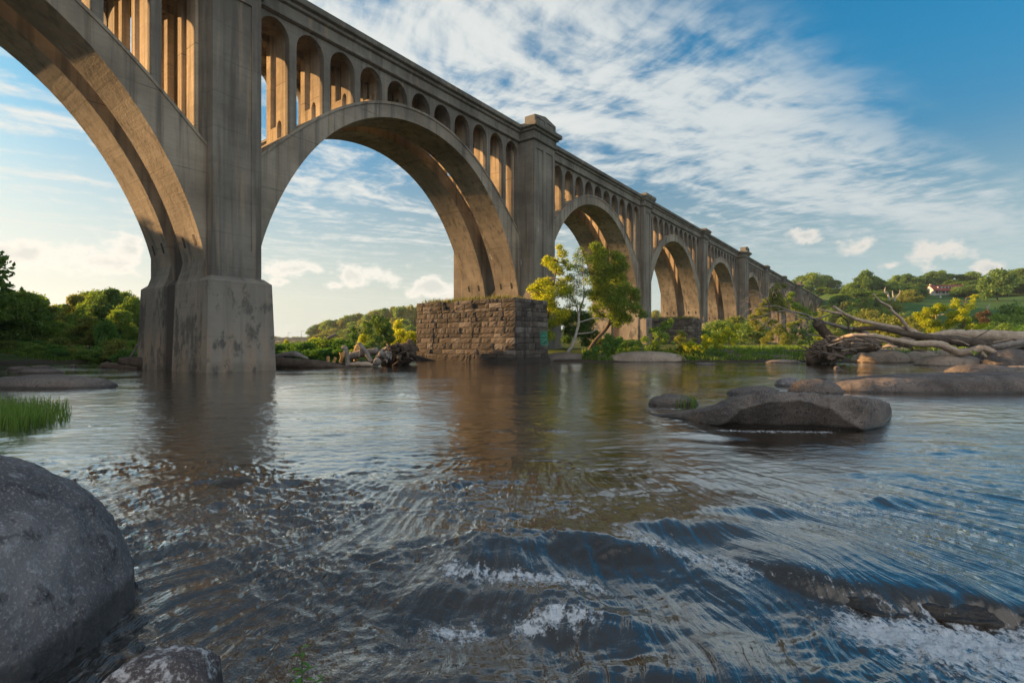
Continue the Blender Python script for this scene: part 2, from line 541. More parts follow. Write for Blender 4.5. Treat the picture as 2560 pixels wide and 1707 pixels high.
def deck_mesh(x0, x1):
    m = MB()
    m.box(x0, x1, .452, BW - .452, 22.02, 22.7)
    # stringers under the slab, along both ribs
    for y0 in (2.6, BW - 2.95):
        m.box(x0, x1, y0, y0 + .35, 21.55, 22.016)
    return m.mesh('deck')


for i in range(NP):
    xa, xb = piers[i][1], piers[i + 1][0]
    c = (xa + xb) / 2
    dk = obj('deck', deck_mesh(xa, xb), CONC, bridge)
    for me in beam_profile(xa, xb):
        obj('parapet', me, CONC, dk); me.materials.append(CONC_DARK)
        for p_ in me.polygons: p_.material_index = 1 if p_.center.z > 23.15 else 0
    far = i > 6
    for ya, yb in ((0.0, 2.9), (BW - 2.9, BW)):
        rb_ = obj('arch_rib', rib_mesh(c, ya, yb, 60 if i < 4 else 36), CONC_RIB, bridge)
        if i < 5:
            for sg in (-1, 1):
                for q in (.62, 2.0):
                    mm = MB()
                    wz = np.linspace(math.pi / 2, .9, 60); zz_ = in_w(wz)
                    dz_ = [HALF * math.sin(np.interp(z0, zz_, wz)) for z0 in (7.1, 7.4, 7.7)]
                    pl_ = [(c + sg * (v - .012), z0) for v, z0 in zip(dz_, (7.1, 7.4, 7.7))] + [(c + sg * (v + .3), z0) for v, z0 in zip(dz_[::-1], (7.7, 7.4, 7.1))]
                    mm.prism([(p_[0], p_[1]) for p_ in pl_], 'y', ya + q, ya + q + .24)
                    mm.build('drain_slot', SLOT, rb_)
    for ya, yb, sg, y in ((0.05, .55, 1, .05), (BW - .55, BW - .05, -1, BW - .05)):
        ar = obj('spandrel_arcade', arcade_mesh(c, ya, yb, 14 if i < 4 else 8), CONC, bridge)
        if not far:
            for k in range(NOP - 1):
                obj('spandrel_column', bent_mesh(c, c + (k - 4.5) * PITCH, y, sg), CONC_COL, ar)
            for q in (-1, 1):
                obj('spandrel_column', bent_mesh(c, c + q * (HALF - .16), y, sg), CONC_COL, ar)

# ------------------------------------------------------------------ water
LEDGE_X = np.array([1.55, 1.8, 2.1, 2.35, 2.7, 3.0, 3.35, 4.0, 5.0])
LEDGE_Y = np.array([4.35, 4.0, 3.72, 3.52, 3.46, 3.38, 3.24, 3.05, 2.9])


def gauss(x, y, cx, cy, rx, ry, rot=0.0):
    a, b = x - cx, y - cy
    c, s = math.cos(rot), math.sin(rot)
    u, v = a * c + b * s, -a * s + b * c
    return np.exp(-(u / rx) ** 2 - (v / ry) ** 2)


def flow_coords(x, y):
    """stream function / potential of the current: it fans out towards the viewer and bends round what stands in it"""
    near = np.clip(8.0 - y, 0, 12)
    spread = 1 + near * .13 + .012 * near ** 2
    psi = (x - .35) / spread
    phi = y + .06 * (x - .35) ** 2 * np.clip(near / 6, 0, 1)
    # bends round the boulder, the wedge rock and the sunken ledges
    for cx, cy, rx, ry, a in ((-3.6, 3.6, 1.9, 2.2, .35), (5.2, 10.2, 2.2, 1.4, .25), (-1.75, 2.35, .5, .5, .25), (2.9, 3.9, 1.2, .7, -.12), (.2, 4.0, 1.0, .4, .10)):
        g = gauss(x, y, cx, cy, rx, ry)
        psi = psi + a * g * np.tanh((x - cx) / rx * 1.5)
    wx = fbm2(x * .5, y * .5, 3, 11) * .22 * np.clip(9 - y, .3, 4) / 4
    return psi + wx, phi


def ridge(n): return 1 - np.abs(n) * 2.2


def water_height(x, y):
    psi, phi = flow_coords(x, y)
    r = np.hypot(x, y)
    fast = sstep(8.5, 4.6, y) * sstep(-.5, .8, y)                     # quick water in front
    mid = sstep(30, 12, y) * sstep(4, 8, y)
    z = np.zeros_like(x)
    # general fall towards the viewer
    z += -.10 * sstep(4.4, 3.0, y)
    # ledge on the right: sheet of water over a flat slab, then a drop
    yl = np.interp(x, LEDGE_X, LEDGE_Y)
    d = y - yl
    on = sstep(1.55, 2.15, x) * sstep(9, 6.5, x)
    wob = .05 * fbm2(x * 2.2, y * 2.2, 3, 21)
    z += on * .105 * sstep(-.13, .13, d + wob) * np.exp(-np.clip(d, 0, 9) / 1.25)
    z += on * -.05 * np.exp(-((d + .25) / .32) ** 2)
    slab = on * sstep(-.02, .12, d) * sstep(1.7, .9, d)
    # standing waves over sunken rocks: (x, crest y, half length, height, curvature)
    def wave(cx, cy, hl, h, cur, sharp=.10, back=.42, tilt=0.0):
        yc = cy + cur * (x - cx) ** 2 + tilt * (x - cx) + .06 * fbm2(x * 1.7 + cx, y * 1.2, 2, 31)
        a = np.exp(-((x - cx) / hl) ** 4)
        q = y - yc
        return h * a * np.where(q > 0, np.exp(-(q / back) ** 2), np.exp(-(q / sharp) ** 2) - .35 * np.exp(-((q + 2.2 * sharp) / (1.5 * sharp)) ** 2))
    wv = wave(.35, 4.34, .95, .11, -.10, .22) + wave(-.1, 4.02, .42, .06, -.25, .13) + wave(-.15, 3.62, .62, .085, -.16, .20, tilt=-.10)
    wv += wave(1.55, 4.72, .62, .07, -.12, .18, tilt=-.12) + wave(.55, 3.22, .45, .04, -.1, .13) + wave(2.3, 5.15, .55, .035, -.1, .14)
    wv += wave(-.55, 2.72, .6, .035, -.2, .14) + wave(1.1, 2.75, .8, .045, -.1, .16, tilt=-.2)
    brk = np.clip(.35 + 1.3 * fbm2(x * 1.3, y * 1.3, 2, 33), 0, 1.2)
    wv += brk * (wave(3.6, 5.5, .8, .035, -.06, .12) + wave(4.9, 6.6, .9, .03, 0, .14) + wave(3.2, 8.7, 1.6, .025, .01, .18) + wave(6.5, 8.0, 1.4, .028, 0, .16)
                 + wave(-1.3, 5.75, 1.15, .05, .02, .10) + wave(-.75, 5.5, .5, .03, 0, .08) + wave(.2, 9.9, 1.6, .035, .01, .16) + wave(-2.2, 6.1, .8, .03, 0, .1))
    z += wv
    # turbulence: short ridged chop, patchy
    patch = np.clip(.45 + 1.1 * fbm2(x * .35, y * .35, 2, 41), 0, 1)
    yn = y + 1.6 * fbm2(x * .55, y * .55, 2, 44)
    chopz = sstep(9.0, 4.9, yn) * sstep(3.3, 4.2, y) * sstep(1.2, -.2, x) * .9 + sstep(4.6, 3.4, y) * .35
    ch = ridge(fbm2(x * 2.0 + .8 * pn2(x * 1.3, y * 1.3, 4), y * 3.7, 4, 51, .6)) - .55
    patch2 = np.clip(.15 + 1.0 * (.5 + 1.2 * fbm2(x * .9, y * 1.2, 2, 43)), .1, 1.3)
    z += .044 * ch * np.clip(chopz, 0, 1) * patch2 * (1 - .8 * slab)
    ch2 = fbm2(x * 3.4, y * 6.4, 3, 61, .6) * patch2
    z += .020 * ch2 * np.clip(chopz + .35, 0, 1) * sstep(10, 5, y) * (1 - .6 * slab)
    z += .010 * fbm2(x * 7.5 + 2 * pn2(x * 2, y * 2, 8), y * 14, 2, 66, .6) * patch2 * np.clip(chopz + .25, 0, 1) * sstep(8, 5, y) * (1 - .7 * slab)
    # long silky streaks along the current
    z += fast * (.020 * fbm2(psi * 7, phi * .9, 3, 71, .6) + .012 * fbm2(psi * 19, phi * 1.6, 2, 81)) * (1 - .5 * slab)
    z += fast * .03 * fbm2(psi * 2.2, phi * .8, 2, 91) * (1 - .7 * slab)
    # middle distance: low wind-and-current ripples
    z += (.35 + .65 * patch) * mid * ((.018 * fbm2(x * .8, y * 1.5, 3, 101) + .015 * fbm2(x * 2.2, y * 4.8, 3, 111, .62)))
    far = sstep(9, 20, y)
    z += far * (.012 * fbm2(x * .5, y * .9, 3, 121) * (.4 + .6 * patch))
    # pillow against the wedge rock and the boulder
    z += .035 * gauss(x, y, 3.1, 9.6, .7, .5) + .02 * gauss(x, y, -2.45, 3.9, .35, .5)
    z -= .05 * gauss(x, y, 4.1, 9.0, .9, .35)
    return z


def foam_mask(x, y):
    f = np.zeros_like(x)
    def line(pts, w, a, back=1.0):
        nonlocal f
        best = np.full_like(x, 9.0)
        for (x0, y0), (x1, y1) in zip(pts[:-1], pts[1:]):
            dx, dy = x1 - x0, y1 - y0; L = dx * dx + dy * dy
            tt = np.clip(((x - x0) * dx + (y - y0) * dy) / L, 0, 1)
            best = np.minimum(best, np.hypot((x - x0 - tt * dx), (y - y0 - tt * dy) / back))
        f = np.maximum(f, a * np.exp(-(best / (1.35 * w)) ** 2))
    line([(-.45, 3.84), (-.1, 3.80), (.3, 3.78), (.6, 3.70)], .055, .8, 1.2)
    line([(-.45, 3.24), (-.25, 3.22)], .07, .7)
    line([(.12, 3.26), (.3, 3.32), (.45, 3.28)], .07, .95)
    line([(1.05, 4.42), (1.25, 4.30), (1.5, 4.1), (1.75, 3.9)], .09, .7)
    line([(2.2, 3.26), (2.55, 3.2), (3.0, 3.1), (3.6, 2.9)], .14, 1.25)
    line([(2.45, 3.05), (2.8, 2.9), (3.3, 2.7)], .2, 1.0)
    line([(2.7, 2.75), (3.2, 2.5)], .2, .75)
    line([(2.35, 2.95), (2.6, 2.75), (2.8, 2.5)], .16, .6)
    line([(4.0, 9.92), (4.5, 9.80), (5.2, 9.78), (5.9, 9.74)], .09, .8)
    line([(-2.6, 9.92), (-1.0, 9.85), (1.2, 9.8)], .05, .25)
    line([(2.9, 5.05), (3.4, 5.1), (3.9, 5.0)], .06, .5)
    line([(-1.2, 4.55), (-.9, 4.4)], .05, .3)
    line([(6.6, 7.2), (7.1, 7.1)], .08, .5); line([(6.6, 15.2), (7.4, 15.7)], .1, .5)
    line([(3.4, 13.2), (4.2, 13.0)], .08, .5)
    return f


def foam_relief(x, y):
    return .028 * (fbm2(x * 11, y * 13, 4, 161, .62) + .35)


def water_mesh():
    az = np.concatenate([np.radians(np.linspace(-57, 57, 1000)), np.radians(np.linspace(57, 303, 60)[1:-1])])
    rr = [.9]
    while rr[-1] < 26: rr.append(rr[-1] * 1.0068 + .0012)
    while rr[-1] < 640: rr.append(rr[-1] * 1.07)
    rr = np.array(rr); na, nr = len(az), len(rr)
    A, Rr = np.meshgrid(az, rr)
    X = (Rr * np.sin(A)).ravel(); Y = (Rr * np.cos(A)).ravel()
    Z = water_height(X, Y) * sstep(120, 40, np.hypot(X, Y))
    Z = Z + np.clip(foam_mask(X, Y), 0, 1) * foam_relief(X, Y)
    v = np.stack([X, Y, Z], 1)
    v = np.concatenate([v, [[0, 0, v[:na, 2].mean()]]])
    i, j = np.meshgrid(np.arange(nr - 1), np.arange(na), indexing='ij')
    j2 = (j + 1) % na
    f = np.stack([i * na + j, (i + 1) * na + j, (i + 1) * na + j2, i * na + j2], -1).reshape(-1, 4)[:, ::-1]
    me = mesh_np('river', v, np.ascontiguousarray(f), True)
    # close the small disc under the tripod
    bm = bmesh.new(); bm.from_mesh(me); bm.verts.ensure_lookup_table()
    cv = bm.verts[len(v) - 1]
    for q in range(na): bm.faces.new((cv, bm.verts[(q + 1) % na], bm.verts[q]))
    bm.normal_update(); bm.to_mesh(me); bm.free()
    psi, phi = flow_coords(v[:, 0], v[:, 1])
    at = me.attributes.new('flow', 'FLOAT_VECTOR', 'POINT')
    at.data.foreach_set('vector', np.stack([psi, phi, np.zeros_like(psi)], 1).astype(np.float32).ravel())
    at = me.attributes.new('foam', 'FLOAT', 'POINT')
    at.data.foreach_set('value', foam_mask(v[:, 0], v[:, 1]).astype(np.float32))
    return me


def mat_water():
    m, t = material('river_water')
    fl = t.attr('flow', 'Vector'); fo = t.attr('foam')
    p = t.pos(); px, py, pz = t.sep(p)
    near = t.ss(py, 7.5, 4.5)
    # thin silky streaks drawn out along the current + isotropic ripples further off
    s1 = t.noise(t.map(fl, scale=(40, 1.9, 1)), 1.0, 4, .6, .15)
    s2 = t.noise(t.map(fl, scale=(13, 1.1, 1)), 1.0, 4, .6, .2)
    rp = t.noise(t.map(p, scale=(3.2, 6.5, 1)), 1.0, 6, .62, .4)
    rp2 = t.noise(t.map(p, scale=(1.1, 2.4, 1)), 1.0, 4, .6, .3)
    fr = t.noise(p, 16, 4, .65, .5)
    calm = t.ss(t.noise(t.map(p, scale=(.22, .3, 1)), 1.0, 3, .5), .36, .62, .35, 1.0)
    hn = t.math('ADD', t.math('ADD', t.math('MULTIPLY', s1, .008), t.math('MULTIPLY', s2, .026)), t.math('MULTIPLY', fr, t.lin(px, -.6, .6, .009, .002)))
    hf = t.math('MULTIPLY', t.math('ADD', t.math('MULTIPLY', rp, .017), t.math('MULTIPLY', rp2, .013)), calm)
    h = t.math('ADD', t.math('MULTIPLY', hn, near), t.math('MULTIPLY', hf, t.lin(near, 0, 1, 1, .35)))
    nb = t.new('ShaderNodeBump'); nb.inputs['Strength'].default_value = 1.0; nb.inputs['Distance'].default_value = 1.0
    t.put(nb.inputs['Height'], h)
    body = t.mix(t.ss(t.noise(p, .5, 3), .35, .65), (.016, .012, .008), (.030, .021, .012))
    df = t.new('ShaderNodeBsdfDiffuse'); t.put(df.inputs[0], body); t.put(df.inputs['Normal'], nb.outputs[0])
    gls = t.new('ShaderNodeBsdfGlossy'); gls.inputs[0].default_value = (1, 1, 1, 1); gls.inputs['Roughness'].default_value = .02; t.put(gls.inputs['Normal'], nb.outputs[0])
    lw = t.new('ShaderNodeLayerWeight'); lw.inputs[0].default_value = .5; t.put(lw.inputs['Normal'], nb.outputs[0])
    fre = t.math('ADD', .07, t.math('MULTIPLY', t.math('POWER', lw.outputs['Facing'], 2.5), .90))
    wm = t.new('ShaderNodeMixShader'); t.put(wm.inputs[0], fre)
    t.l.new(df.outputs[0], wm.inputs[1]); t.l.new(gls.outputs[0], wm.inputs[2]); w = wm.outputs[0]
    # broken water
    q1 = t.noise(t.map(fl, scale=(34, 6, 1)), 1.0, 6, .68, .4)
    q2 = t.noise(p, 24, 7, .68, .5)
    fo = t.math('ADD', fo, t.math('MULTIPLY', t.ss(t.noise(t.map(fl, scale=(3, 1.2, 1)), 1.0, 4, .6), .50, .72), t.math('MULTIPLY', near, .26)))
    fm = t.math('ADD', fo, t.math('ADD', t.lin(q1, 0, 1, -1.5, 1.5), t.lin(q2, 0, 1, -1.6, 1.6)))
    fm = t.math('MULTIPLY', t.ss(fm, .35, 1.15, 0, .9), t.ss(fo, .02, .2))
    fc = t.bsdf((.66, .71, .77), .5, t.bump(t.math('ADD', q1, q2), .8, .05), Specular_IOR_Level=.4)
    mx = t.new('ShaderNodeMixShader'); t.put(mx.inputs[0], fm)
    t.l.new(w, mx.inputs[1]); t.l.new(fc, mx.inputs[2])
    t.out(mx.outputs[0])
    return m


river = obj('water', water_mesh(), mat_water())
tag(river, kind='structure')

# ------------------------------------------------------------------ land
def bank_signed(x, y):
    """>0 on land (metres in from the water's edge)"""
    wob = 1.6 * fbm2(x * .09, y * .09, 3, 131) + .5 * fbm2(x * .4, y * .4, 2, 132)
    left = np.minimum(-x - 38.5 + .04 * y, 200)                         # left bank running away
    backl = y - 44.0 - np.clip(-x - 10, 0, 60) * .10                    # far left shore behind the first pier
    backc = np.where(x > -20, y - np.interp(x, [-20, -11, -9.5, -8, 4], [36.5, 37.5, 42, 47.5, 48]), -50)                   # driftwood bar between the piers
    backr = np.where(x > 2, y - np.interp(x, [1, 2.6, 4, 14, 24, 30, 45, 70, 140], [50, 47, 43.5, 43, 43, 42, 37, 33, 30]), -50)
    # open channel again behind the first span, left of the bar
    d = np.maximum.reduce([left, np.where(x < -19, backl, -50), np.minimum(backc, (x + 17.5) * .8), backr])
    return d + wob * .45


def hill_h(x, y):
    d = (x - 92) * .945 - (y - 100) * .329
    v = y + .3 * x
    h = np.clip(22.5 * (v - 120) / 180, 0, 34) * sstep(-28, 24, d)
    h += 8 * sstep(170, 330, y - .1 * x) * sstep(-130, -10, x) * sstep(200, 80, x)
    h += 2.0 * fbm2(x * .012, y * .012, 3, 141) * sstep(5, 60, d)
    return h


def ground_z(x, y):
    d = bank_signed(x, y)
    z = np.where(d > 0, .12 + .75 * sstep(0, 7, d) + .5 * sstep(5, 40, d), -.9 + .0 * d) + np.where(d <= 0, .95 * sstep(-2.2, 0, d), 0)
    z = z + hill_h(x, y) * sstep(2, 30, d) + .12 * fbm2(x * .5, y * .5, 3, 151) * sstep(0, 3, d)
    return z


def gz(x, y): return float(ground_z(np.array([x], float), np.array([y], float))[0])


def ground_mesh():
    u = np.linspace(-1, 1, 420)
    xs = 700 * np.sinh(5 * u) / math.sinh(5) + 10
    v = np.linspace(-.45, 1, 420)
    ys = 800 * np.sinh(4.6 * v) / math.sinh(4.6) + 38
    X, Y = np.meshgrid(xs, ys); X = X.ravel(); Y = Y.ravel()
    Z = ground_z(X, Y)
    n = len(xs); i, j = np.meshgrid(np.arange(len(ys) - 1), np.arange(n - 1), indexing='ij')
    f = np.stack([i * n + j, i * n + j + 1, (i + 1) * n + j + 1, (i + 1) * n + j], -1).reshape(-1, 4)
    return mesh_np('ground', np.stack([X, Y, Z], 1), np.ascontiguousarray(f), True)


def mat_ground():
    m, t = material('bank_ground')
    p = t.pos(); z = t.sep(p)[2]
    n1 = t.noise(p, .35, 6, .6); n2 = t.noise(p, 3, 6, .65)
    g = t.mix(t.ss(n2, .35, .65), (.03, .055, .014), (.06, .09, .022))
    s = t.mix(t.ss(n2, .35, .65), (.07, .06, .042), (.14, .115, .08))
    c = t.mix(t.math('MULTIPLY', t.ss(n1, .5, .62), t.ss(z, 3, 1.4)), g, s)
    c = t.mix(t.ss(z, .34, .12), c, (.05, .042, .033))
    lawn = t.math('MULTIPLY', t.ss(z, 6, 9), 1.0)
    c = t.mix(lawn, c, t.mix(t.ss(n1, .3, .7), (.035, .085, .022), (.06, .12, .03)))
    t.out(t.bsdf(c, .95, t.bump(n2, .6, .15), Specular_IOR_Level=.1))
    return m


ground = obj('ground', ground_mesh(), mat_ground())
tag(ground, kind='structure')

# ------------------------------------------------------------------ rocks
ROCK_BIG = mat_rock('lichen_granite', (.095, .09, .098), (.20, .19, .195), .42, True, 1.0)
ROCK_DARK = mat_rock('dark_river_rock', (.06, .052, .05), (.13, .112, .10), .15, True, .8)
ROCK_WARM = mat_rock('tan_river_rock', (.17, .135, .105), (.30, .25, .20), .1, True, .6, (.10, .08, .07))
ROCK_SPOT = mat_rock('spotted_rock', (.05, .042, .045), (.12, .10, .10), .95, True, 1.6)
ROCK_WEDGE = mat_rock('wedge_rock', (.045, .038, .036), (.15, .128, .115), .15, True, 1.1)


def ico(sub):
    bm = bmesh.new(); bmesh.ops.create_icosphere(bm, subdivisions=sub, radius=1.0)
    bm.verts.ensure_lookup_table()
    v = np.array([q.co[:] for q in bm.verts]); f = np.array([[w.index for w in q.verts] for q in bm.faces])
    bm.free(); return v, f


_ico = {k: ico(k) for k in (4, 5, 6)}


def rock(loc, rad, label, mat, rz=0.0, seed=0, rough=.14, power=2.5, sub=5, cat='rock', name='rock', group=None, flat=0.0, freq=1.0, cz=None):
    v, f = _ico[sub]
    n = power
    r = (np.abs(v) ** n).sum(1) ** (-1 / n)
    p = v * r[:, None] * np.array(rad)
    mr = min(rad[0], rad[1])
    nz = fbm3(p / mr * .9 * freq, 4, seed) + .5 * np.abs(fbm3(p / mr * 1.7 * freq, 3, seed + 9)) - .1
    p = p + v * (nz * rough * mr)[:, None] * np.array([1, 1, min(1, rad[2] / mr * 1.4)])
    p += v * (fbm3(p * 7, 4, seed + 5) * .03)[:, None]
    ck = pn3(p * .9 / mr + fbm3(p * 2, 2, seed + 6)[:, None] * .25, seed + 7)
    p -= v * (np.exp(-(ck / .035) ** 2) * .035 * min(1, mr))[:, None]
    if flat: p[:, 2] = np.where(p[:, 2] > flat, flat + (p[:, 2] - flat) * .35, p[:, 2])
    if cz: p[:, 2] += cz
    o = obj(name, mesh_np(name, p, f, True), mat, None, loc, rz)
    return tag(o, label, cat, group)


def rock_px(x0, x1, yt, yb, label, mat, dr=.6, **kw):
    """rock seen between photo columns x0..x1, top row yt, waterline row yb"""
    Y0 = H * F / (yb - CY)
    rx = (x1 - x0) / F * Y0 / 2
    ry = rx * dr; Yc = Y0 + ry * .9
    Xc = ((x0 + x1) / 2 - CX) / F * Yc
    rx = (x1 - x0) / F * Yc / 2
    h = H + (CY - yt) / F * Yc
    return rock((Xc, Yc, 0), (rx, ry, h * 1.35), label, mat, cz=-.35 * h, **kw)


# the big boulder at the left edge
rock((-4.30, 2.72, 0), (1.80, 1.60, 1.55), 'huge smooth lichen speckled boulder filling the lower left corner', ROCK_BIG, R(-3), 3, .035, 3.0, 6, 'boulder', 'boulder', cz=-.50)
rock((-1.66, 2.43, 0), (.27, .22, .36), 'small dark rock blotched with white lichen beside the big boulder', ROCK_SPOT, .3, 12, .16, 2.6, 5, cz=-.12)
# low slabs on the left
rock_px(-60, 292, 938, 971, 'long low flat slab in the water beyond the grass tuft', ROCK_DARK, .3, seed=21, rough=.05, power=2.6)
rock_px(48, 155, 921, 933, 'thin dark slab awash behind the long low slab', ROCK_DARK, .5, seed=22, rough=.1)
rock_px(20, 82, 915, 926, 'small flat dark slab nearest the left bank', ROCK_DARK, .5, seed=23, rough=.1)
rock_px(75, 130, 913, 922, 'low dark slab lying before the left bank trees', ROCK_DARK, .5, seed=24, rough=.1)
rock_px(176, 191, 910, 919, 'tiny pointed rock in midstream before the left bank', ROCK_DARK, .8, seed=25, rough=.2)
# rocks at the right
rock_px(1973, 2104, 949, 986, 'round brown rock rising behind the wedge shaped rock', ROCK_DARK, .7, seed=31, rough=.12)
rock_px(1818, 1955, 966, 988, 'low dark wet rock left of the round brown one', ROCK_DARK, .5, seed=32, rough=.1)
rock_px(1940, 2006, 944, 966, 'small grey rock behind the round brown rock', ROCK_BIG, .8, seed=33, rough=.16)
rock_px(1618, 1745, 985, 1014, 'low mossy rock with a few blades of grass', ROCK_DARK, .5, seed=34, rough=.1)
rock_px(2065, 2860, 932, 983, 'very long flat grey slab running out of frame at right', ROCK_WEDGE, .22, seed=35, rough=.05, power=2.9, sub=6, freq=2.0)
rock_px(2366, 2540, 911, 936, 'dark wet hump of rock behind the long flat slab', ROCK_DARK, .5, seed=36, rough=.1)
rock_px(2085, 2100, 915, 921, 'tiny dark rock poking out before the driftwood', ROCK_DARK, .8, seed=37, rough=.15)
# far shore rocks
rock_px(1335, 1483, 882, 903, 'low rounded grey rock on the island shore beside the stone pier', ROCK_DARK, .4, seed=41, rough=.08)
rock_px(1510, 1722, 878, 905, 'broad smooth grey rock on the shore before the bushes', ROCK_WARM, .4, seed=42, rough=.05)
rock_px(1490, 1520, 884, 904, 'small dark stone wedged between two broad shore rocks', ROCK_DARK, .8, seed=43)
rock_px(1905, 2000, 887, 903, 'dark sloping rock at the foot of the driftwood', ROCK_DARK, .4, seed=44, rough=.1)
rock_px(1912, 2002, 898, 907, 'thin flat rock at the water edge before the driftwood', ROCK_WARM, .4, seed=45, rough=.06)
rock_px(1900, 1945, 879, 890, 'flat rock lying in the bright shore grass', ROCK_DARK, .5, seed=46, rough=.08)
rock_px(1738, 1790, 906, 912, 'small dark rock awash off the grassy shore', ROCK_DARK, .5, seed=47, rough=.1)
# sunlit heap under the fallen trunks
rock_px(2133, 2270, 872, 907, 'smooth tan boulder at the left end of the rock heap', ROCK_WARM, .7, seed=51, rough=.07)
rock_px(2196, 2272, 858, 898, 'tan boulder perched behind the left boulder of the heap', ROCK_WARM, .8, seed=52, rough=.06)
rock_px(2262, 2345, 876, 905, 'small tan boulder in the middle of the rock heap', ROCK_WARM, .8, seed=53, rough=.07)
rock_px(2264, 2312, 890, 907, 'little round stone at the water edge of the heap', ROCK_WARM, .8, seed=54, rough=.07)
rock_px(2292, 2450, 886, 915, 'broad rounded tan boulder at the front of the heap', ROCK_WARM, .6, seed=55, rough=.05)
rock_px(2320, 2420, 874, 905, 'flat topped grey boulder under the pale forked log', ROCK_WARM, .8, seed=56, rough=.07)
rock_px(2400, 2470, 880, 910, 'dark boulder in the shade of the forked log', ROCK_DARK, .8, seed=57, rough=.08)
rock_px(2466, 2580, 872, 918, 'large shaded boulder at the right end of the heap', ROCK_DARK, .8, seed=58, rough=.08)
rock_px(2518, 2640, 866, 912, 'grey boulder cut by the right edge of the frame', ROCK_WARM, .8, seed=59, rough=.08)
rock_px(2505, 2600, 914, 922, 'flat tan stone at the water line far right', ROCK_WARM, .4, seed=60, rough=.05)


def wedge_rock():
    st = np.array([(1628, 1036, 1038), (1700, 1028, 1047), (1760, 1021, 1061), (1810, 1012, 1067), (1860, 992, 1073), (1902, 977.5, 1075.5), (1985, 981, 1076),
                   (2060, 985, 1077), (2143, 991, 1077), (2187, 996, 1068), (2210, 1005, 1045), (2214, 1012, 1036)], float)
    xs = np.linspace(st[0, 0], st[-1, 0], 150)
    yt = np.interp(xs, st[:, 0], st[:, 1]); yb = np.interp(xs, st[:, 0], st[:, 2])
    V = []
    t2 = np.linspace(0, 1, 110)
    crease = np.interp(xs, [1628, 1790, 1840, 1984, 2061, 2110, 2140, 2214], [.0, .0, .72, .80, .62, .25, .0, .0])
    hollow = np.interp(xs, [1780, 1850, 2050, 2140], [0, .34, .30, 0])
    top = np.interp(xs, [1628, 1902, 2000, 2214], [.42, .20, .14, .10])
    for k in range(len(xs)):
        Yb = H * F / (yb[k] - CY)
        h = max(.02, H + (CY - yt[k]) / F * (Yb + .3))
        sc_ = min(1, .25 + 1.5 * h)
        cz_, ho = max(.04, crease[k]), hollow[k]
        pr = np.array([(ho + .05, -.25), (ho + .02, -.02), (-.02, cz_), (top[k] * .45, .9), (top[k], 1.0), (.75, .93), (1.25, .50), (1.5, .0), (1.55, -.25)])
        ln = np.concatenate([[0], np.cumsum(np.hypot(np.diff(pr[:, 0]), np.diff(pr[:, 1] * max(h, .1))))]); ln /= ln[-1]
        for a, b in zip(np.interp(t2, ln, pr[:, 0]), np.interp(t2, ln, pr[:, 1])):
            V.append(((xs[k] - CX) / F * (Yb + .2), Yb + a * sc_, b * h if b > 0 else b))
    n = len(t2); V = np.array(V); m = len(xs)
    i, j = np.meshgrid(np.arange(m - 1), np.arange(n - 1), indexing='ij')
    f = np.stack([i * n + j, i * n + j + 1, (i + 1) * n + j + 1, (i + 1) * n + j], -1).reshape(-1, 4)
    c = V.mean(0); c[2] = 0
    V = V - c
    # facets: cellular-ish breakup
    d = (np.round(fbm3(V * 1.3, 3, 71) * 5) / 5) * .07 + np.abs(fbm3(V * 2.6, 4, 72)) * .09 + fbm3(V * 9, 4, 73) * .022
    up = np.array([0, -.75, .65])
    V = V + d[:, None] * up * np.clip(V[:, 2:3] * 4, .1, 1)
    o = obj('wedge_rock', mesh_np('wedge_rock', V, np.ascontiguousarray(f[:, ::-1]), True), ROCK_WEDGE, None, c)
    bm = bmesh.new(); bm.from_mesh(o.data)
    for cap in (range(n), range((m - 1) * n, m * n)):
        bm.verts.ensure_lookup_table()
        try: bm.faces.new([bm.verts[q] for q in cap])
        except ValueError: pass
    bmesh.ops.recalc_face_normals(bm, faces=bm.faces[:]); bm.to_mesh(o.data); bm.free()
    tag(o, 'large angular wedge shaped rock sloping out of the rapids', 'rock')


wedge_rock()


def ledge_rock():
    """the sunken slab whose brown edge shows below the lip of the drop"""
    xs = np.linspace(1.9, 5.2, 260)
    yl = np.interp(xs, LEDGE_X, LEDGE_Y)
    prof = np.array([(.55, -.30), (.02, -.28), (-.075, -.20), (-.085, -.08), (-.05, -.07), (.0, -.035), (.12, -.03), (.5, -.07), (.55, -.30)])
    tt = np.linspace(0, 1, len(prof)); t2 = np.linspace(0, 1, 70)
    a = np.interp(t2, tt, prof[:, 0]); b = np.interp(t2, tt, prof[:, 1])
    V = np.zeros((len(xs), len(t2), 3))
    V[:, :, 0] = xs[:, None]; V[:, :, 1] = yl[:, None] + a[None]; V[:, :, 2] = b[None]
    taper = sstep(1.9, 2.25, xs)
    V[:, :, 2] -= .22 * (1 - taper)[:, None]
    V = V.reshape(-1, 3); c = np.array([2.9, 3.5, 0])
    V[:, 1] -= .05 * fbm2(V[:, 0] * 2.2, V[:, 1] * 2.2, 3, 21)
    V[:, 1] += fbm3(V * 3.2, 5, 81, .6) * .09; V[:, 2] += fbm3(V * 4.5, 4, 82) * .03
    n = len(t2); m = len(xs)
    i, j = np.meshgrid(np.arange(m - 1), np.arange(n - 1), indexing='ij')
    f = np.stack([i * n + j, i * n + j + 1, (i + 1) * n + j + 1, (i + 1) * n + j], -1).reshape(-1, 4)
    o = obj('ledge_rock', mesh_np('ledge_rock', V - c, np.ascontiguousarray(f), True), ROCK_LEDGE, None, c)
    tag(o, 'sunken brown rock ledge with water pouring over its edge', 'rock')


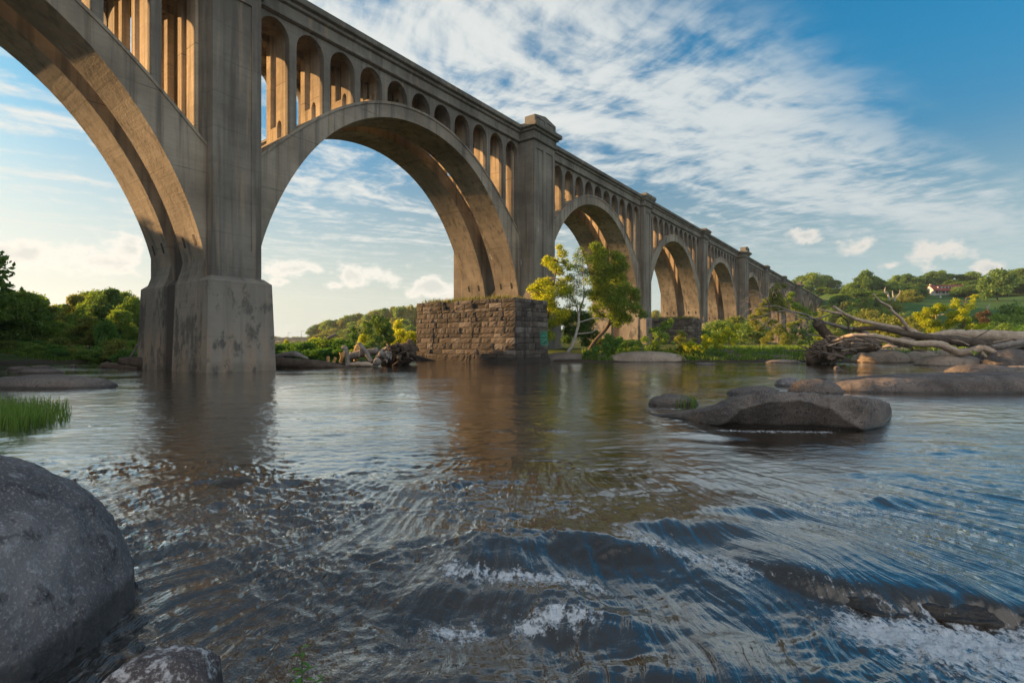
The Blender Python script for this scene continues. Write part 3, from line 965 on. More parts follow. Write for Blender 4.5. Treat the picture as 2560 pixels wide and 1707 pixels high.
ROCK_LEDGE = mat_rock('wet_ledge_rock', (.012, .009, .006), (.055, .034, .018), .05, True, 2.6)
ledge_rock()
rock((-3.35, 6.3, 0), (.28, .2, .1), 'brown stone just breaking the surface below the big boulder', ROCK_LEDGE, 0, 85, .15, 2.3, 4, cz=-.05)

# ------------------------------------------------------------------ ruined masonry piers of the older bridge
def mat_masonry():
    m, t = material('rough_ashlar')
    co = t.obj()
    g = t.new('ShaderNodeNewGeometry'); r = g.outputs['Random Per Island']
    n = t.noise(co, 1.6, 7, .65); n2 = t.noise(co, 7, 7, .7)
    cr = t.new('ShaderNodeValToRGB'); t.put(cr.inputs[0], r)
    e = cr.color_ramp.elements
    e[0].color = (.05, .046, .042, 1); e[1].color = (.20, .185, .168, 1)
    q = e.new(.35); q.color = (.08, .073, .066, 1); q = e.new(.7); q.color = (.125, .106, .09, 1)
    c = t.mix(t.ss(n, .3, .7, 0, .5), cr.outputs[0], (.05, .045, .04))
    st = t.noise(t.map(co, scale=(1.1, 1.1, .09)), 1.3, 6, .6)
    c = t.mix(t.ss(st, .5, .68, 0, .75), c, (.04, .036, .032))
    c = t.mix(t.ss(n2, .56, .70, 0, .4), c, (.22, .2, .18))
    x, y, z = t.sep(co)
    c = t.mix(t.ss(z, .75, .35, 0, .85), c, (.045, .04, .036))
    # a sprayed patch of green paint low on the river face
    gp = t.math('MULTIPLY', t.math('MULTIPLY', t.ss(x, 3.2, 3.5), t.ss(x, 4.9, 4.55)), t.math('MULTIPLY', t.ss(z, 1.2, 1.5), t.ss(z, 2.75, 2.4)))
    gp = t.math('MULTIPLY', gp, t.math('MULTIPLY', t.ss(n2, .36, .55), t.math('LESS_THAN', y, .15)))
    gp = t.math('MULTIPLY', gp, t.attr('paint'))
    c = t.mix(t.math('MULTIPLY', gp, .75), c, (.03, .30, .20))
    t.out(t.bsdf(c, .93, t.bump(t.math('ADD', n, n2), .7, .06), Specular_IOR_Level=.2))
    return m


MASON = mat_masonry()
DARKM = mat_plain('dark_mortar', (.035, .03, .026), .95)


def masonry_pier(s0, w, l, label, seed, ztop=5.15, painted=False, small=False):
    """local frame: origin at the river-side near corner, x along the bridge, y across it"""
    rg = np.random.default_rng(seed)
    m = MB()
    zs = [.0]
    while zs[-1] < ztop - .25:
        k = zs[-1] / ztop
        zs.append(min(ztop, zs[-1] + rg.uniform(.30, .64) * (1 - .36 * k)))
    zs[-1] = ztop
    corners = [(0, 0), (w, 0), (w, l), (0, l)]
    for si in range(4):
        a = np.array(corners[si], float); b = np.array(corners[(si + 1) % 4], float)
        L = np.linalg.norm(b - a); u = (b - a) / L; nn = np.array([u[1], -u[0]])
        for ci, (z0, z1) in enumerate(zip(zs[:-1], zs[1:])):
            bat = .07 * (1 - z0 / ztop) * 2
            t0 = -.02
            while t0 < L - .05:
                ln = rg.uniform(.4, 1.8) * (1 - .3 * z0 / ztop)
                t1 = t0 + ln
                if t1 > L - .45: t1 = L + .02
                if z1 > ztop - .5 and rg.random() < .16: t0 = t1; continue
                pr = bat + rg.uniform(.0, .10); g_ = .012
                ny, nx = 4, 5
                ids = {}
                base = len(m.v)
                for iy in range(ny + 1):
                    for ix in range(nx + 1):
                        fx, fy = ix / nx, iy / ny
                        ed = min(fx, 1 - fx) * 4, min(fy, 1 - fy) * 4
                        bulge = min(1, min(ed) + .2) * .022 + (rg.normal() * .014 if 0 < ix < nx and 0 < iy < ny else -.015)
                        tt = t0 + g_ + (t1 - t0 - 2 * g_) * fx; zz = z0 + g_ + (z1 - z0 - 2 * g_) * fy
                        p = a + u * tt + nn * (pr + bulge)
                        m.v.append((p[0], p[1], zz))
                for iy in range(ny):
                    for ix in range(nx):
                        q = base + iy * (nx + 1) + ix
                        m.f.append([q, q + 1, q + nx + 2, q + nx + 1])
                # sides going back into the wall
                rim = [base + ix for ix in range(nx + 1)] + [base + iy * (nx + 1) + nx for iy in range(1, ny + 1)] + [base + ny * (nx + 1) + ix for ix in range(nx - 1, -1, -1)] + [base + iy * (nx + 1) for iy in range(ny - 1, 0, -1)]
                bk = len(m.v)
                for r_ in rim:
                    vx = np.array(m.v[r_][:2]) - nn * .35
                    m.v.append((vx[0], vx[1], m.v[r_][2]))
                for k in range(len(rim)):
                    k2 = (k + 1) % len(rim)
                    m.f.append([rim[k], bk + k, bk + k2, rim[k2]])
                t0 = t1
    p0 = B(s0, -7.1)
    root = empty('stone_pier', p0, BROT)
    tag(root, label, 'stone pier', 'ruined stone piers of the older bridge')
    ma = m.build('masonry', MASON, root, fix=False)
    at = ma.data.attributes.new('paint', 'FLOAT', 'POINT'); at.data.foreach_set('value', np.full(len(ma.data.vertices), 1.0 if painted else 0.0, dtype=np.float32))
    c = MB(); c.box(.06, w - .06, .06, l - .06, -.5, ztop - .12); c.build('core', DARKM, root)
    pl = MB(); g = .22
    for (x0, x1, y0, y1) in ((-g, w + g, -g, -.0), (-g, 0, 0, l), (w, w + g, 0, l), (-g, w + g, l, l + g)):
        n = max(2, int(max(x1 - x0, y1 - y0) / 1.4))
        for k in range(n):
            if x1 - x0 > y1 - y0: pl.box(x0 + (x1 - x0) * k / n + .01, x0 + (x1 - x0) * (k + 1) / n - .01, y0, y1 - .01, -.6, .32 + rg.uniform(-.03, .03))
            else: pl.box(x0, x1 - .01, y0 + (y1 - y0) * k / n + .01, y0 + (y1 - y0) * (k + 1) / n - .01, -.6, .32 + rg.uniform(-.03, .03))
    pl.build('plinth', MASON, root)
    return root


masonry_pier(32.9, 4.5, 11.0, 'ruined stone block pier with grass on top nearest the water', 101, painted=True)
masonry_pier(76.7, 4.5, 11.5, 'ruined stone block pier half hidden by bushes further along', 102)
masonry_pier(120.7, 4.5, 11.5, 'dark ruined stone block pier furthest along beside yellow bush', 103)

# ------------------------------------------------------------------ vegetation
LEAF_DARK = mat_leaf('dark_foliage', [(.049, .106, .031), (.092, .185, .049), (.169, .264, .069)], 0.36)
LEAF_MID = mat_leaf('green_foliage', [(.066, .137, .028), (.137, .246, .050), (.259, .368, .077)], 0.46)
LEAF_OLIVE = mat_leaf('olive_foliage', [(.093, .140, .032), (.175, .222, .052), (.291, .315, .078)], 0.48)
LEAF_YEL = mat_leaf('sunlit_yellow_foliage', [(.121, .181, .017), (.324, .405, .028), (.550, .550, .041)], 0.62)  # yellow of the low sun put into the leaf colour
LEAF_KUD = mat_leaf('vine_foliage', [(.036, .108, .022), (.082, .198, .040), (.134, .270, .054)], 0.42)
LEAF_SYC = mat_leaf('sycamore_foliage', [(.058, .114, .021), (.125, .208, .034), (.312, .395, .042)], 0.56)
LEAF_GRASS = mat_leaf('grass_blades', [(.049, .112, .017), (.105, .196, .028), (.210, .294, .049)], 0.50)
LEAF_DRY = mat_leaf('dry_foliage', [(.06, .045, .025), (.10, .068, .038), (.14, .10, .055)], .3)
BARK = mat_wood('bark', (.07, .055, .042), (.15, .12, .095))
BARK_PALE = mat_wood('pale_bark', (.22, .21, .19), (.45, .43, .40))


def leaves(c, size, r, up=.25, aspect=.55):
    """(n,3) centres -> rhombic leaves, random attitude"""
    n = len(c)
    d = r.normal(size=(n, 3)); d[:, 2] -= .15; d /= np.linalg.norm(d, axis=1)[:, None]
    nn = r.normal(size=(n, 3)); nn[:, 2] += up * 2
    s = np.cross(d, nn); s /= np.linalg.norm(s, axis=1)[:, None] + 1e-9
    L = (size * r.uniform(.6, 1.3, n))[:, None]
    v = np.stack([c - d * L * .5, c + s * L * aspect * .5 - d * L * .05, c + d * L * .5, c - s * L * aspect * .5 - d * L * .05], 1).reshape(-1, 3)
    f = np.arange(4 * n).reshape(-1, 4)
    return v, f


def blob_points(blobs, n, r, hollow=.55):
    b = np.array(blobs, float)
    w = b[:, 3] ** 2; k = r.choice(len(b), n, p=w / w.sum())
    d = r.normal(size=(n, 3)); d /= np.linalg.norm(d, axis=1)[:, None]
    rad = b[k, 3] * (hollow + (1 - hollow) * np.sqrt(r.random(n))) * (1 + .16 * r.normal(size=n))
    sq = np.array([1, 1, .8])
    return b[k, :3] + d * rad[:, None] * sq


def tubes(paths, n=7, jit=.0, r=None):
    """list of (points, radii) -> verts, quads (capped)"""
    V = []; Fc = []
    for pts, rad in paths:
        pts = np.array(pts, float); rad = np.array(rad, float)
        T = np.gradient(pts, axis=0); T /= np.linalg.norm(T, axis=1)[:, None] + 1e-9
        ref = np.array([.31, .87, .2]) if abs(T[0] @ np.array([.31, .87, .2])) < .85 else np.array([1, 0, 0.])
        base = len(V)
        for i in range(len(pts)):
            a = np.cross(T[i], ref); a /= np.linalg.norm(a) + 1e-9
            b = np.cross(T[i], a)
            for q in range(n):
                t_ = 2 * math.pi * q / n
                rr = rad[i] * (1 + (jit * r.normal() if r is not None else 0))
                V.append(pts[i] + rr * (a * math.cos(t_) + b * math.sin(t_)))
        for i in range(len(pts) - 1):
            for q in range(n):
                q2 = (q + 1) % n
                Fc.append([base + i * n + q, base + i * n + q2, base + (i + 1) * n + q2, base + (i + 1) * n + q])
        Fc.append([base + q for q in range(n)][::-1]); Fc.append([base + (len(pts) - 1) * n + q for q in range(n)])
    return V, Fc


def smooth_path(pts, rad, m=6):
    pts = np.array(pts, float); k = len(pts)
    if k < 3: 
        tt = np.linspace(0, 1, m)
        return [tuple(pts[0] + (pts[-1] - pts[0]) * q) for q in tt], np.interp(tt, np.linspace(0, 1, len(rad)), rad)
    P_ = np.concatenate([[2 * pts[0] - pts[1]], pts, [2 * pts[-1] - pts[-2]]])
    out = []
    for i in range(k - 1):
        p0, p1, p2, p3 = P_[i:i + 4]
        for q in range(m):
            s = q / m
            out.append(.5 * ((2 * p1) + (p2 - p0) * s + (2 * p0 - 5 * p1 + 4 * p2 - p3) * s ** 2 + (3 * p1 - p0 - 3 * p2 + p3) * s ** 3))
    out.append(pts[-1])
    return out, np.interp(np.linspace(0, 1, len(out)), np.linspace(0, 1, len(rad)), rad)


def crown_blobs(h, w, base, nb, r, rs=.26):
    """clumps filling an uneven crown: height h, half width w, bottom at base"""
    out = []
    ch = h - base
    for k in range(nb):
        a = r.uniform(0, 2 * math.pi); u = r.random()
        zz = base + ch * (.08 + .87 * u)
        env = w * (math.sin(math.pi * min(1, .12 + .88 * u) ** .8) ** .6)
        rad = env * math.sqrt(r.random()) * .95
        br = w * rs * r.uniform(.65, 1.35)
        out.append((rad * math.cos(a), rad * math.sin(a), min(zz, h - br * .7), br))
    return out


def tree_meshes(seed, h, w, base, nb, nl, ls, rs=.26, tr=.16):
    r = np.random.default_rng(seed)
    bl = crown_blobs(h, w, base, nb, r, rs)
    v, f = leaves(blob_points(bl, nl, r), ls, r)
    cr = mesh_np('crown', v, f)
    top = h * .8
    lean = r.normal(size=2) * .03 * h
    pt = [(0, 0, -.3), (lean[0] * .2, lean[1] * .2, h * .2), (lean[0] * .6, lean[1] * .6, h * .5), (lean[0], lean[1], top)]
    ps = [smooth_path(pt, [tr, tr * .8, tr * .5, tr * .12], 4)]
    for b in bl[::max(1, nb // 9)]:
        z0 = h * r.uniform(.22, .55); q = z0 / top
        s = np.array([lean[0] * q, lean[1] * q, z0]); e = np.array(b[:3])
        mid = (s + e) / 2 + np.array([0, 0, .08 * h]) * r.uniform(-.3, 1)
        ps.append(smooth_path([s, mid, e], [tr * .42, tr * .28, tr * .08], 3))
    tv, tf = tubes(ps, 6)
    return mesh_np('trunk', tv, tf, True), cr


VAR = {}
def variants(kind):
    if kind not in VAR:
        if kind == 'bank':      # 45-60 m off
            VAR[kind] = [tree_meshes(200 + k, 8.0, 3.0 + .3 * (k % 3), .6 + .5 * (k % 2), 52, 15000, .34, .29, .15) for k in range(4)]
        elif kind == 'far':     # 150-330 m off
            VAR[kind] = [tree_meshes(220 + k, 12.0, 4.6 + .5 * (k % 3), 1.2, 48, 6500, .72, .30, .24) for k in range(5)]
        elif kind == 'bush':
            VAR[kind] = [tree_meshes(240 + k, 3.0, 2.0, -.3, 30, 4200, .27, .32, .06) for k in range(3)]
        elif kind == 'farbush':
            VAR[kind] = [tree_meshes(260 + k, 5.0, 3.4, -.5, 36, 4200, .44, .30, .1) for k in range(3)]
    return VAR[kind]


_copies = {}
def plant(kind, k, mat, x, y, z, h, ref, wscale=1.0, label='', cat='tree', name='broadleaf_tree', group=None, rz=None, bark=None):
    key = (kind, k, mat.name)
    if key not in _copies:
        a, b = variants(kind)[k]
        _copies[key] = (a.copy(), b.copy())
        _copies[key][0].materials.append(bark or BARK); _copies[key][1].materials.append(mat)
    tm, cm = _copies[key]
    o = empty(name, (x, y, z), rng.uniform(0, 6.28) if rz is None else rz)
    s = h / ref; o.scale = (s * wscale, s * wscale, s)
    tag(o, label, cat, group)
    obj('trunk', tm, None, o); obj('crown', cm, None, o)
    return o


def plant_px(kind, mat, x, ytop, Y, label, wpx=None, ref=8.0, w0=3.3, **kw):
    """plant whose top reaches photo row ytop in column x, rooted on the ground at distance Y"""
    X = (x - CX) / F * Y; z = max(gz(X, Y), .05)
    h = max(1.0, H + (CY - ytop) / F * Y - z)
    ws = 1.0
    if wpx: ws = (wpx / F * Y / 2) / (w0 * h / ref)
    return plant(kind, int(rng.integers(len(variants(kind)))), mat, X, Y, z - .1, h, ref, ws, label, **kw)


# --- left bank wood
GL = 'trees of the wood along the left bank'
lb = [(-20, 742, 50, 120), (30, 738, 56, 110), (62, 735, 52, 100), (95, 748, 60, 90), (130, 772, 62, 90), (160, 770, 66, 80), (190, 745, 60, 80), (215, 738, 63, 80),
      (250, 735, 58, 85), (280, 730, 56, 90), (310, 738, 60, 85), (338, 752, 54, 70), (-70, 745, 55, 120), (140, 800, 54, 70), (225, 790, 52, 80), (300, 775, 51, 85), (350, 770, 62, 80), (395, 800, 70, 80), (440, 812, 75, 80), (500, 815, 80, 90), (560, 822, 90, 90), (620, 828, 100, 90)]
mats = [LEAF_MID, LEAF_DARK, LEAF_MID, LEAF_MID, LEAF_OLIVE, LEAF_MID, LEAF_OLIVE, LEAF_MID]
for i, (x, yt, Y, w) in enumerate(lb):
    m_ = mats[i % len(mats)]
    plant_px('bank', m_, x, yt - (9 if i < 12 else 0), Y, {'dark_foliage': 'dark green bushy tree in the wood along the left bank', 'green_foliage': 'mid green leafy tree in the wood along the left bank', 'olive_foliage': 'olive green tree in the wood along the left bank'}[m_.name],
             wpx=w * 1.15, ref=8.0, w0=3.3, group=GL)
for i, (x, yt, Y, w) in enumerate([(30, 858, 46, 90), (100, 850, 47, 80), (150, 840, 47, 70), (200, 860, 47, 60), (245, 862, 46, 60), (290, 845, 47, 70), (330, 850, 48, 60), (265, 800, 48, 60), (-10, 868, 45, 80), (62, 872, 45, 70), (122, 872, 45, 70), (172, 876, 45, 60), (220, 880, 45, 60), (312, 874, 45, 60), (10, 885, 44, 60), (90, 888, 44, 60), (150, 889, 44, 60), (275, 886, 46, 60), (-50, 880, 45, 80), (40, 880, 45.5, 90), (200, 888, 46, 70), (130, 880, 46, 70), (330, 884, 46, 60)]):
    plant_px('bush', [LEAF_MID, LEAF_KUD, LEAF_OLIVE][i % 3], x, yt, Y, ['green shrub at the water edge under the left bank trees', 'bright green shrub at the water edge under the left bank trees', 'olive shrub at the water edge under the left bank trees'][i % 3],
             wpx=w, ref=3.0, w0=2.0, cat='shrub', name='shrub', group='shrubs at the foot of the left bank wood')
# the tall trees nearer on that bank, whose shade lies over the foreground; only the tip of one limb is in frame
for i, (X, Y, h) in enumerate([(-46.7, 41.5, 13), (-41, 33, 12.5), (-39.5, 27, 13), (-38, 20, 12.5), (-36.8, 13.5, 13), (-36, 7, 12.5), (-36, 1, 12.5), (-36.5, -6, 12), (-44, 24, 14), (-43, 11, 14), (-46, 33, 13), (-42, 0, 13), (-57, 47, 16), (-58, 42, 15), (-63, 50, 14), (-53, 40, 14)]):
    lab = 'tall tree at the left edge with only a leafy limb in frame' if i == 0 else 'tall shade tree on the near left bank beyond the frame'
    plant('bank', i % 4, LEAF_MID if i % 2 else LEAF_DARK, X, Y, max(.2, gz(X, Y)), h, 8.0, 1.0, lab, group=None if i == 0 else 'tall shade trees on the near left bank')


# --- plants drawn after the photograph: clumps (x, y, radius) in photo pixels at distance Y
def px_plant(name, label, cat, Y, clumps, nper, ls, mat, stems=(), bark=None, seed=0, depth=.8, hollow=.3, part='foliage', group=None):
    r = np.random.default_rng(seed)
    c = np.array(clumps, float)
    if name == 'sycamore_tree': c[:, 2] *= 1.28; ls *= .92; hollow = .12
    x0 = c[:, 0].mean(); X0 = (x0 - CX) / F * Y; z0 = gz(X0, Y)
    k = Y / F
    span = (c[:, 0].max() - c[:, 0].min() + 2 * c[:, 2].mean()) * k * .5
    bl = []
    for (x, y, q) in c:
        p = P(x, y, Y); bl.append((p[0] - X0, r.uniform(-1, 1) * span * depth, p[2] - z0, q * k))
    b = np.array(bl); n = int(nper * 5.2 * (b[:, 3] ** 2).sum() * 12.6); ls = ls * .86
    v, f = leaves(blob_points(bl, n, r, hollow), ls, r)
    root = empty(name, (X0, Y, z0)); tag(root, label, cat, group)
    obj(part, mesh_np(part, v, f), mat, root)
    ps = []
    for pts, rad in stems:
        w = []
        for q in pts:
            p = P(q[0], q[1], Y); w.append((p[0] - X0, (q[2] if len(q) > 2 else 0.0), p[2] - z0))
        ps.append(smooth_path(w, rad, 5))
    # twigs into the clumps
    if stems:
        base = [np.array(p) for q, _ in ps for p in q[len(q) // 3:]]
        for bb in b:
            d = min(base, key=lambda q: np.linalg.norm(q - bb[:3]))
            ps.append(smooth_path([d, (d + bb[:3]) / 2 + np.array([0, 0, .12]), bb[:3]], [.045, .03, .012], 3))
        v, f = tubes(ps, 6, .06, r)
        obj('trunk' if cat == 'tree' else 'stem', mesh_np('trunk', v, f, True), bark or BARK, root)
    return root


def cl(k, ox, oy, lst): return [(ox + a / k, oy + b / k, c / k) for a, b, c in lst]


k4 = 1775 / 600
# slender yellow lit sycamore left of the group
px_plant('sycamore_tree', 'slender yellow lit sycamore close beside the ruined stone pier', 'tree', 46.5,
         cl(k4, 1000, 400, [(1090, 760, 38), (1170, 660, 24), (1200, 700, 34), (1150, 740, 40), (1230, 740, 28), (1180, 810, 40), (1120, 800, 32), (1080, 750, 24), (1240, 810, 30), (1000, 950, 40), (960, 960, 22), (1050, 920, 50), (1090, 880, 36), (1130, 930, 40), (1030, 1000, 46), (1100, 1000, 60),
                             (1210, 900, 44), (1230, 960, 46), (1190, 990, 40), (1060, 1060, 50), (1120, 1080, 44), (1170, 1140, 50), (1220, 1140, 42), (1060, 1140, 50), (1050, 1220, 48), (1110, 1210, 40), (1080, 1300, 46), (1050, 1290, 40), (1180, 1190, 30), (1250, 870, 26)]),
         24, .20, LEAF_YEL, [([(1362, 882), (1363, 840), (1372, 780), (1385, 710), (1396, 640)], [.13, .11, .09, .06, .02]), ([(1364, 850), (1352, 800), (1350, 740)], [.09, .06, .02])], BARK, 301, .7)
px_plant('sycamore_tree', 'pale trunked young sycamore with thin see through crown', 'tree', 46,
         cl(k4, 1000, 400, [(1340, 660, 30), (1310, 700, 26), (1370, 690, 34), (1330, 750, 40), (1390, 750, 44), (1290, 800, 30), (1350, 820, 46), (1400, 830, 40), (1270, 860, 36), (1320, 900, 44), (1380, 900, 40), (1290, 960, 44), (1350, 990, 40), (1240, 1010, 36), (1280, 1050, 40), (1400, 980, 34), (1330, 1080, 30), (1250, 1090, 28)]),
         15, .17, LEAF_SYC, [([(1418, 884, .2), (1432, 860), (1446, 812), (1447, 790), (1452, 766), (1460, 740), (1458, 690), (1455, 630)], [.15, .13, .12, .10, .08, .06, .04, .02]),
                             ([(1447, 792), (1440, 760), (1428, 735)], [.08, .05, .02]), ([(1448, 806), (1490, 795), (1530, 806)], [.07, .05, .02]), ([(1440, 835), (1480, 830), (1500, 812)], [.06, .05, .02])], BARK_PALE, 302, .8)
px_plant('sycamore_tree', 'densest darkest green sycamore standing before the third bridge pier', 'tree', 47.5,
         cl(k4, 1000, 400, [(1430, 660, 40), (1480, 690, 44), (1520, 665, 30), (1450, 740, 50), (1510, 760, 56), (1560, 730, 40), (1620, 740, 44), (1660, 750, 26), (1470, 820, 60), (1550, 830, 64), (1620, 800, 50), (1460, 900, 60), (1540, 920, 70), (1620, 880, 56), (1660, 860, 30), (1480, 980, 60), (1560, 1000, 70), (1640, 960, 56), (1690, 940, 34), (1500, 1060, 56),
                             (1580, 1080, 64), (1660, 1040, 56), (1720, 980, 36), (1740, 1020, 34), (1700, 1100, 44), (1620, 1150, 56), (1560, 1150, 50), (1690, 1170, 40), (1750, 1150, 34), (1480, 1150, 40), (1430, 1010, 36), (1440, 1100, 36), (1760, 1080, 30), (1600, 1210, 34)]),
         26, .20, LEAF_SYC, [([(1470, 880), (1490, 850), (1520, 815), (1535, 770), (1540, 720), (1530, 640)], [.18, .16, .15, .12, .09, .03]), ([(1520, 815), (1560, 780), (1580, 740)], [.1, .07, .03])], BARK, 303, .8)
px_plant('shrub', 'dark leafy shrub filling the gap behind the pale sycamore trunk', 'shrub', 52, cl(k4, 1000, 400, [(1220, 1180, 60), (1280, 1150, 60), (1350, 1160, 60), (1260, 1260, 60), (1340, 1270, 70), (1400, 1200, 60), (1420, 1290, 50), (1220, 1330, 40), (1370, 1350, 40)]), 26, .22, LEAF_DARK, seed=304)
kc = 2091 / 400
px_plant('shrub', 'light green shrub rising from tall grass before the lit footing', 'shrub', 45, cl(kc, 1400, 600, [(640, 1260, 60), (690, 1300, 60), (750, 1330, 60), (620, 1340, 70), (560, 1400, 70), (700, 1400, 80), (800, 1400, 60), (480, 1420, 60), (420, 1450, 50), (820, 1460, 50), (650, 1470, 60), (350, 1470, 50), (560, 1480, 50)]), 30, .17, LEAF_KUD, seed=305)
px_plant('shrub', 'green shrub with yellow top before the second ruined stone pier', 'shrub', 47, cl(kc, 1400, 600, [(1360, 1080, 46), (1420, 1060, 40), (1300, 1100, 44), (1270, 1180, 60), (1360, 1170, 60), (1440, 1140, 50), (1520, 1110, 34), (1200, 1240, 60), (1290, 1270, 70), (1120, 1300, 60), (1200, 1340, 60), (1080, 1370, 60), (1340, 1330, 50), (1410, 1340, 34), (1000, 1410, 60), (1110, 1420, 60), (1230, 1400, 50), (930, 1430, 44)]), 28, .18, LEAF_MID, seed=306)
px_plant('shrub', 'rounded green shrub between two yellow lit shrubs', 'shrub', 46, cl(kc, 1400, 600, [(1580, 1210, 46), (1640, 1240, 40), (1560, 1290, 60), (1640, 1310, 60), (1720, 1300, 40), (1580, 1380, 70), (1680, 1390, 66), (1760, 1370, 50), (1530, 1440, 50), (1620, 1460, 50)]), 28, .18, LEAF_OLIVE, seed=307)
k5 = 2352 / 400
px_plant('shrub', 'brilliant yellow lit shrub leaning over the grassy shore', 'shrub', 45, cl(k5, 1760, 680, [(540, 780, 40), (490, 810, 46), (420, 850, 56), (350, 840, 46), (300, 900, 60), (220, 880, 50), (380, 930, 66), (470, 900, 56), (530, 950, 44), (150, 930, 60), (80, 960, 60), (250, 980, 66), (340, 1010, 60), (430, 1010, 56), (180, 1030, 60), (100, 1060, 60), (20, 1010, 60), (250, 1090, 50), (320, 1100, 40), (480, 1050, 30), (20, 1100, 44), (-40, 960, 50), (-60, 1050, 50)]), 24, .20, LEAF_YEL, seed=308)
px_plant('shrub', 'low yellow green shrub beside the broad smooth shore rock', 'shrub', 44.5, cl(k5, 1760, 680, [(-250, 1080, 50), (-200, 1050, 56), (-150, 1090, 56), (-220, 1130, 50), (-110, 1130, 46), (-300, 1120, 40), (-60, 1150, 40)]), 26, .18, LEAF_YEL, seed=351)
px_plant('shrub', 'fresh green shrub low against the foot of the third bridge pier', 'shrub', 48, cl(k5, 1760, 680, [(-1250, 1000, 60), (-1180, 1040, 60), (-1300, 1060, 50), (-1220, 1100, 60), (-1120, 1110, 56), (-1330, 1120, 46), (-1040, 1060, 50), (-980, 1110, 50)]), 26, .18, LEAF_KUD, seed=352)
# trees of the island behind the driftwood
px_plant('island_tree', 'tallest leafy tree on the island in front of the far viaduct piers', 'tree', 78, cl(k5, 1760, 680, [(1040, 200, 44), (1010, 260, 56), (1080, 270, 50), (1190, 200, 40), (1020, 350, 70), (1110, 360, 70), (990, 430, 70), (1080, 460, 80), (1180, 430, 60), (1000, 530, 70), (1120, 540, 80), (1210, 520, 50), (930, 480, 50)]), 22, .26, LEAF_OLIVE, [([(1947, 868), (1945, 800), (1942, 720)], [.2, .15, .03])], None, 309)
px_plant('island_tree', 'leafy dark tree right of the tallest island tree', 'tree', 80, cl(k5, 1760, 680, [(1290, 330, 50), (1330, 400, 60), (1250, 430, 60), (1380, 470, 56), (1300, 520, 70), (1400, 560, 60), (1480, 580, 56), (1560, 600, 50), (1620, 620, 40), (1340, 640, 70), (1450, 670, 60), (1540, 680, 56), (1400, 760, 60), (1500, 790, 60), (1300, 780, 60)]), 22, .26, LEAF_MID, [([(2010, 868), (2000, 800), (1990, 740)], [.2, .15, .03])], None, 310)
px_plant('willow_bush', 'feathery olive bush at the left end of the island thicket', 'bush', 70, cl(k5, 1760, 680, [(760, 600, 50), (720, 660, 60), (830, 640, 60), (760, 740, 66), (860, 720, 66), (930, 640, 60), (880, 820, 70), (960, 760, 70), (920, 920, 60), (990, 860, 60), (900, 1000, 60), (960, 1050, 50), (880, 560, 44), (860, 420, 50), (760, 560, 40)]), 24, .22, LEAF_OLIVE, seed=311)
px_plant('willow_bush', 'golden green bush in the middle of the island thicket', 'bush', 66, cl(k5, 1760, 680, [(1100, 800, 60), (1060, 880, 66), (1160, 860, 70), (1120, 950, 76), (1220, 930, 70), (1180, 1030, 70), (1090, 1040, 60), (1280, 980, 66), (1260, 1060, 50), (1040, 980, 60), (1200, 780, 50)]), 24, .22, LEAF_OLIVE, seed=312)
px_plant('willow_bush', 'dark green bush at the right end of the island thicket', 'bush', 68, cl(k5, 1760, 680, [(1350, 860, 60), (1440, 880, 66), (1380, 950, 70), (1480, 970, 66), (1560, 920, 60), (1420, 1050, 66), (1530, 1050, 60), (1600, 1000, 50), (1330, 1040, 50), (1600, 860, 50), (1680, 820, 50)]), 24, .22, LEAF_DARK, seed=313)
for i, (x, yt, Y, w) in enumerate([(1800, 800, 88, 90), (1840, 790, 100, 80), (1880, 800, 92, 90), (1760, 825, 80, 60), (1500, 842, 66, 60), (1580, 848, 62, 60), (2050, 820, 85, 80), (2090, 826, 80, 70), (2130, 815, 95, 70)]):
    plant_px('bush', [LEAF_MID, LEAF_OLIVE, LEAF_DARK][i % 3], x, yt, Y, 'low bush in the undergrowth of the island behind the ruined piers', wpx=w, ref=3.0, w0=2.0, cat='bush', name='bush', group='undergrowth bushes on the island')

# --- bar between the first pier and the stone pier
k7 = 2352 / 400
px_plant('dark_shrub', 'dense dark green shrub standing above the driftwood pile', 'shrub', 44, cl(k7, 660, 740, [(1620, 310, 50), (1560, 350, 50), (1700, 350, 70), (1780, 350, 50), (1520, 430, 70), (1640, 420, 90), (1760, 440, 90), (1840, 430, 60), (1540, 520, 80), (1660, 530, 100), (1790, 530, 90), (1870, 540, 50), (1560, 620, 80), (1680, 640, 90), (1800, 630, 90), (1500, 690, 50), (1620, 710, 70), (1740, 710, 70), (1850, 640, 50), (1490, 390, 30)]), 34, .17, LEAF_DARK, seed=321)
px_plant('sapling', 'slim green sapling beside the dense dark shrub', 'sapling', 43, cl(k7, 660, 740, [(1300, 480, 36), (1330, 530, 46), (1310, 590, 50), (1360, 620, 40), (1350, 480, 24), (1420, 500, 24), (1320, 660, 44)]), 28, .16, LEAF_KUD, [([(886, 872), (885, 840), (883, 815)], [.05, .04, .01])], seed=322)
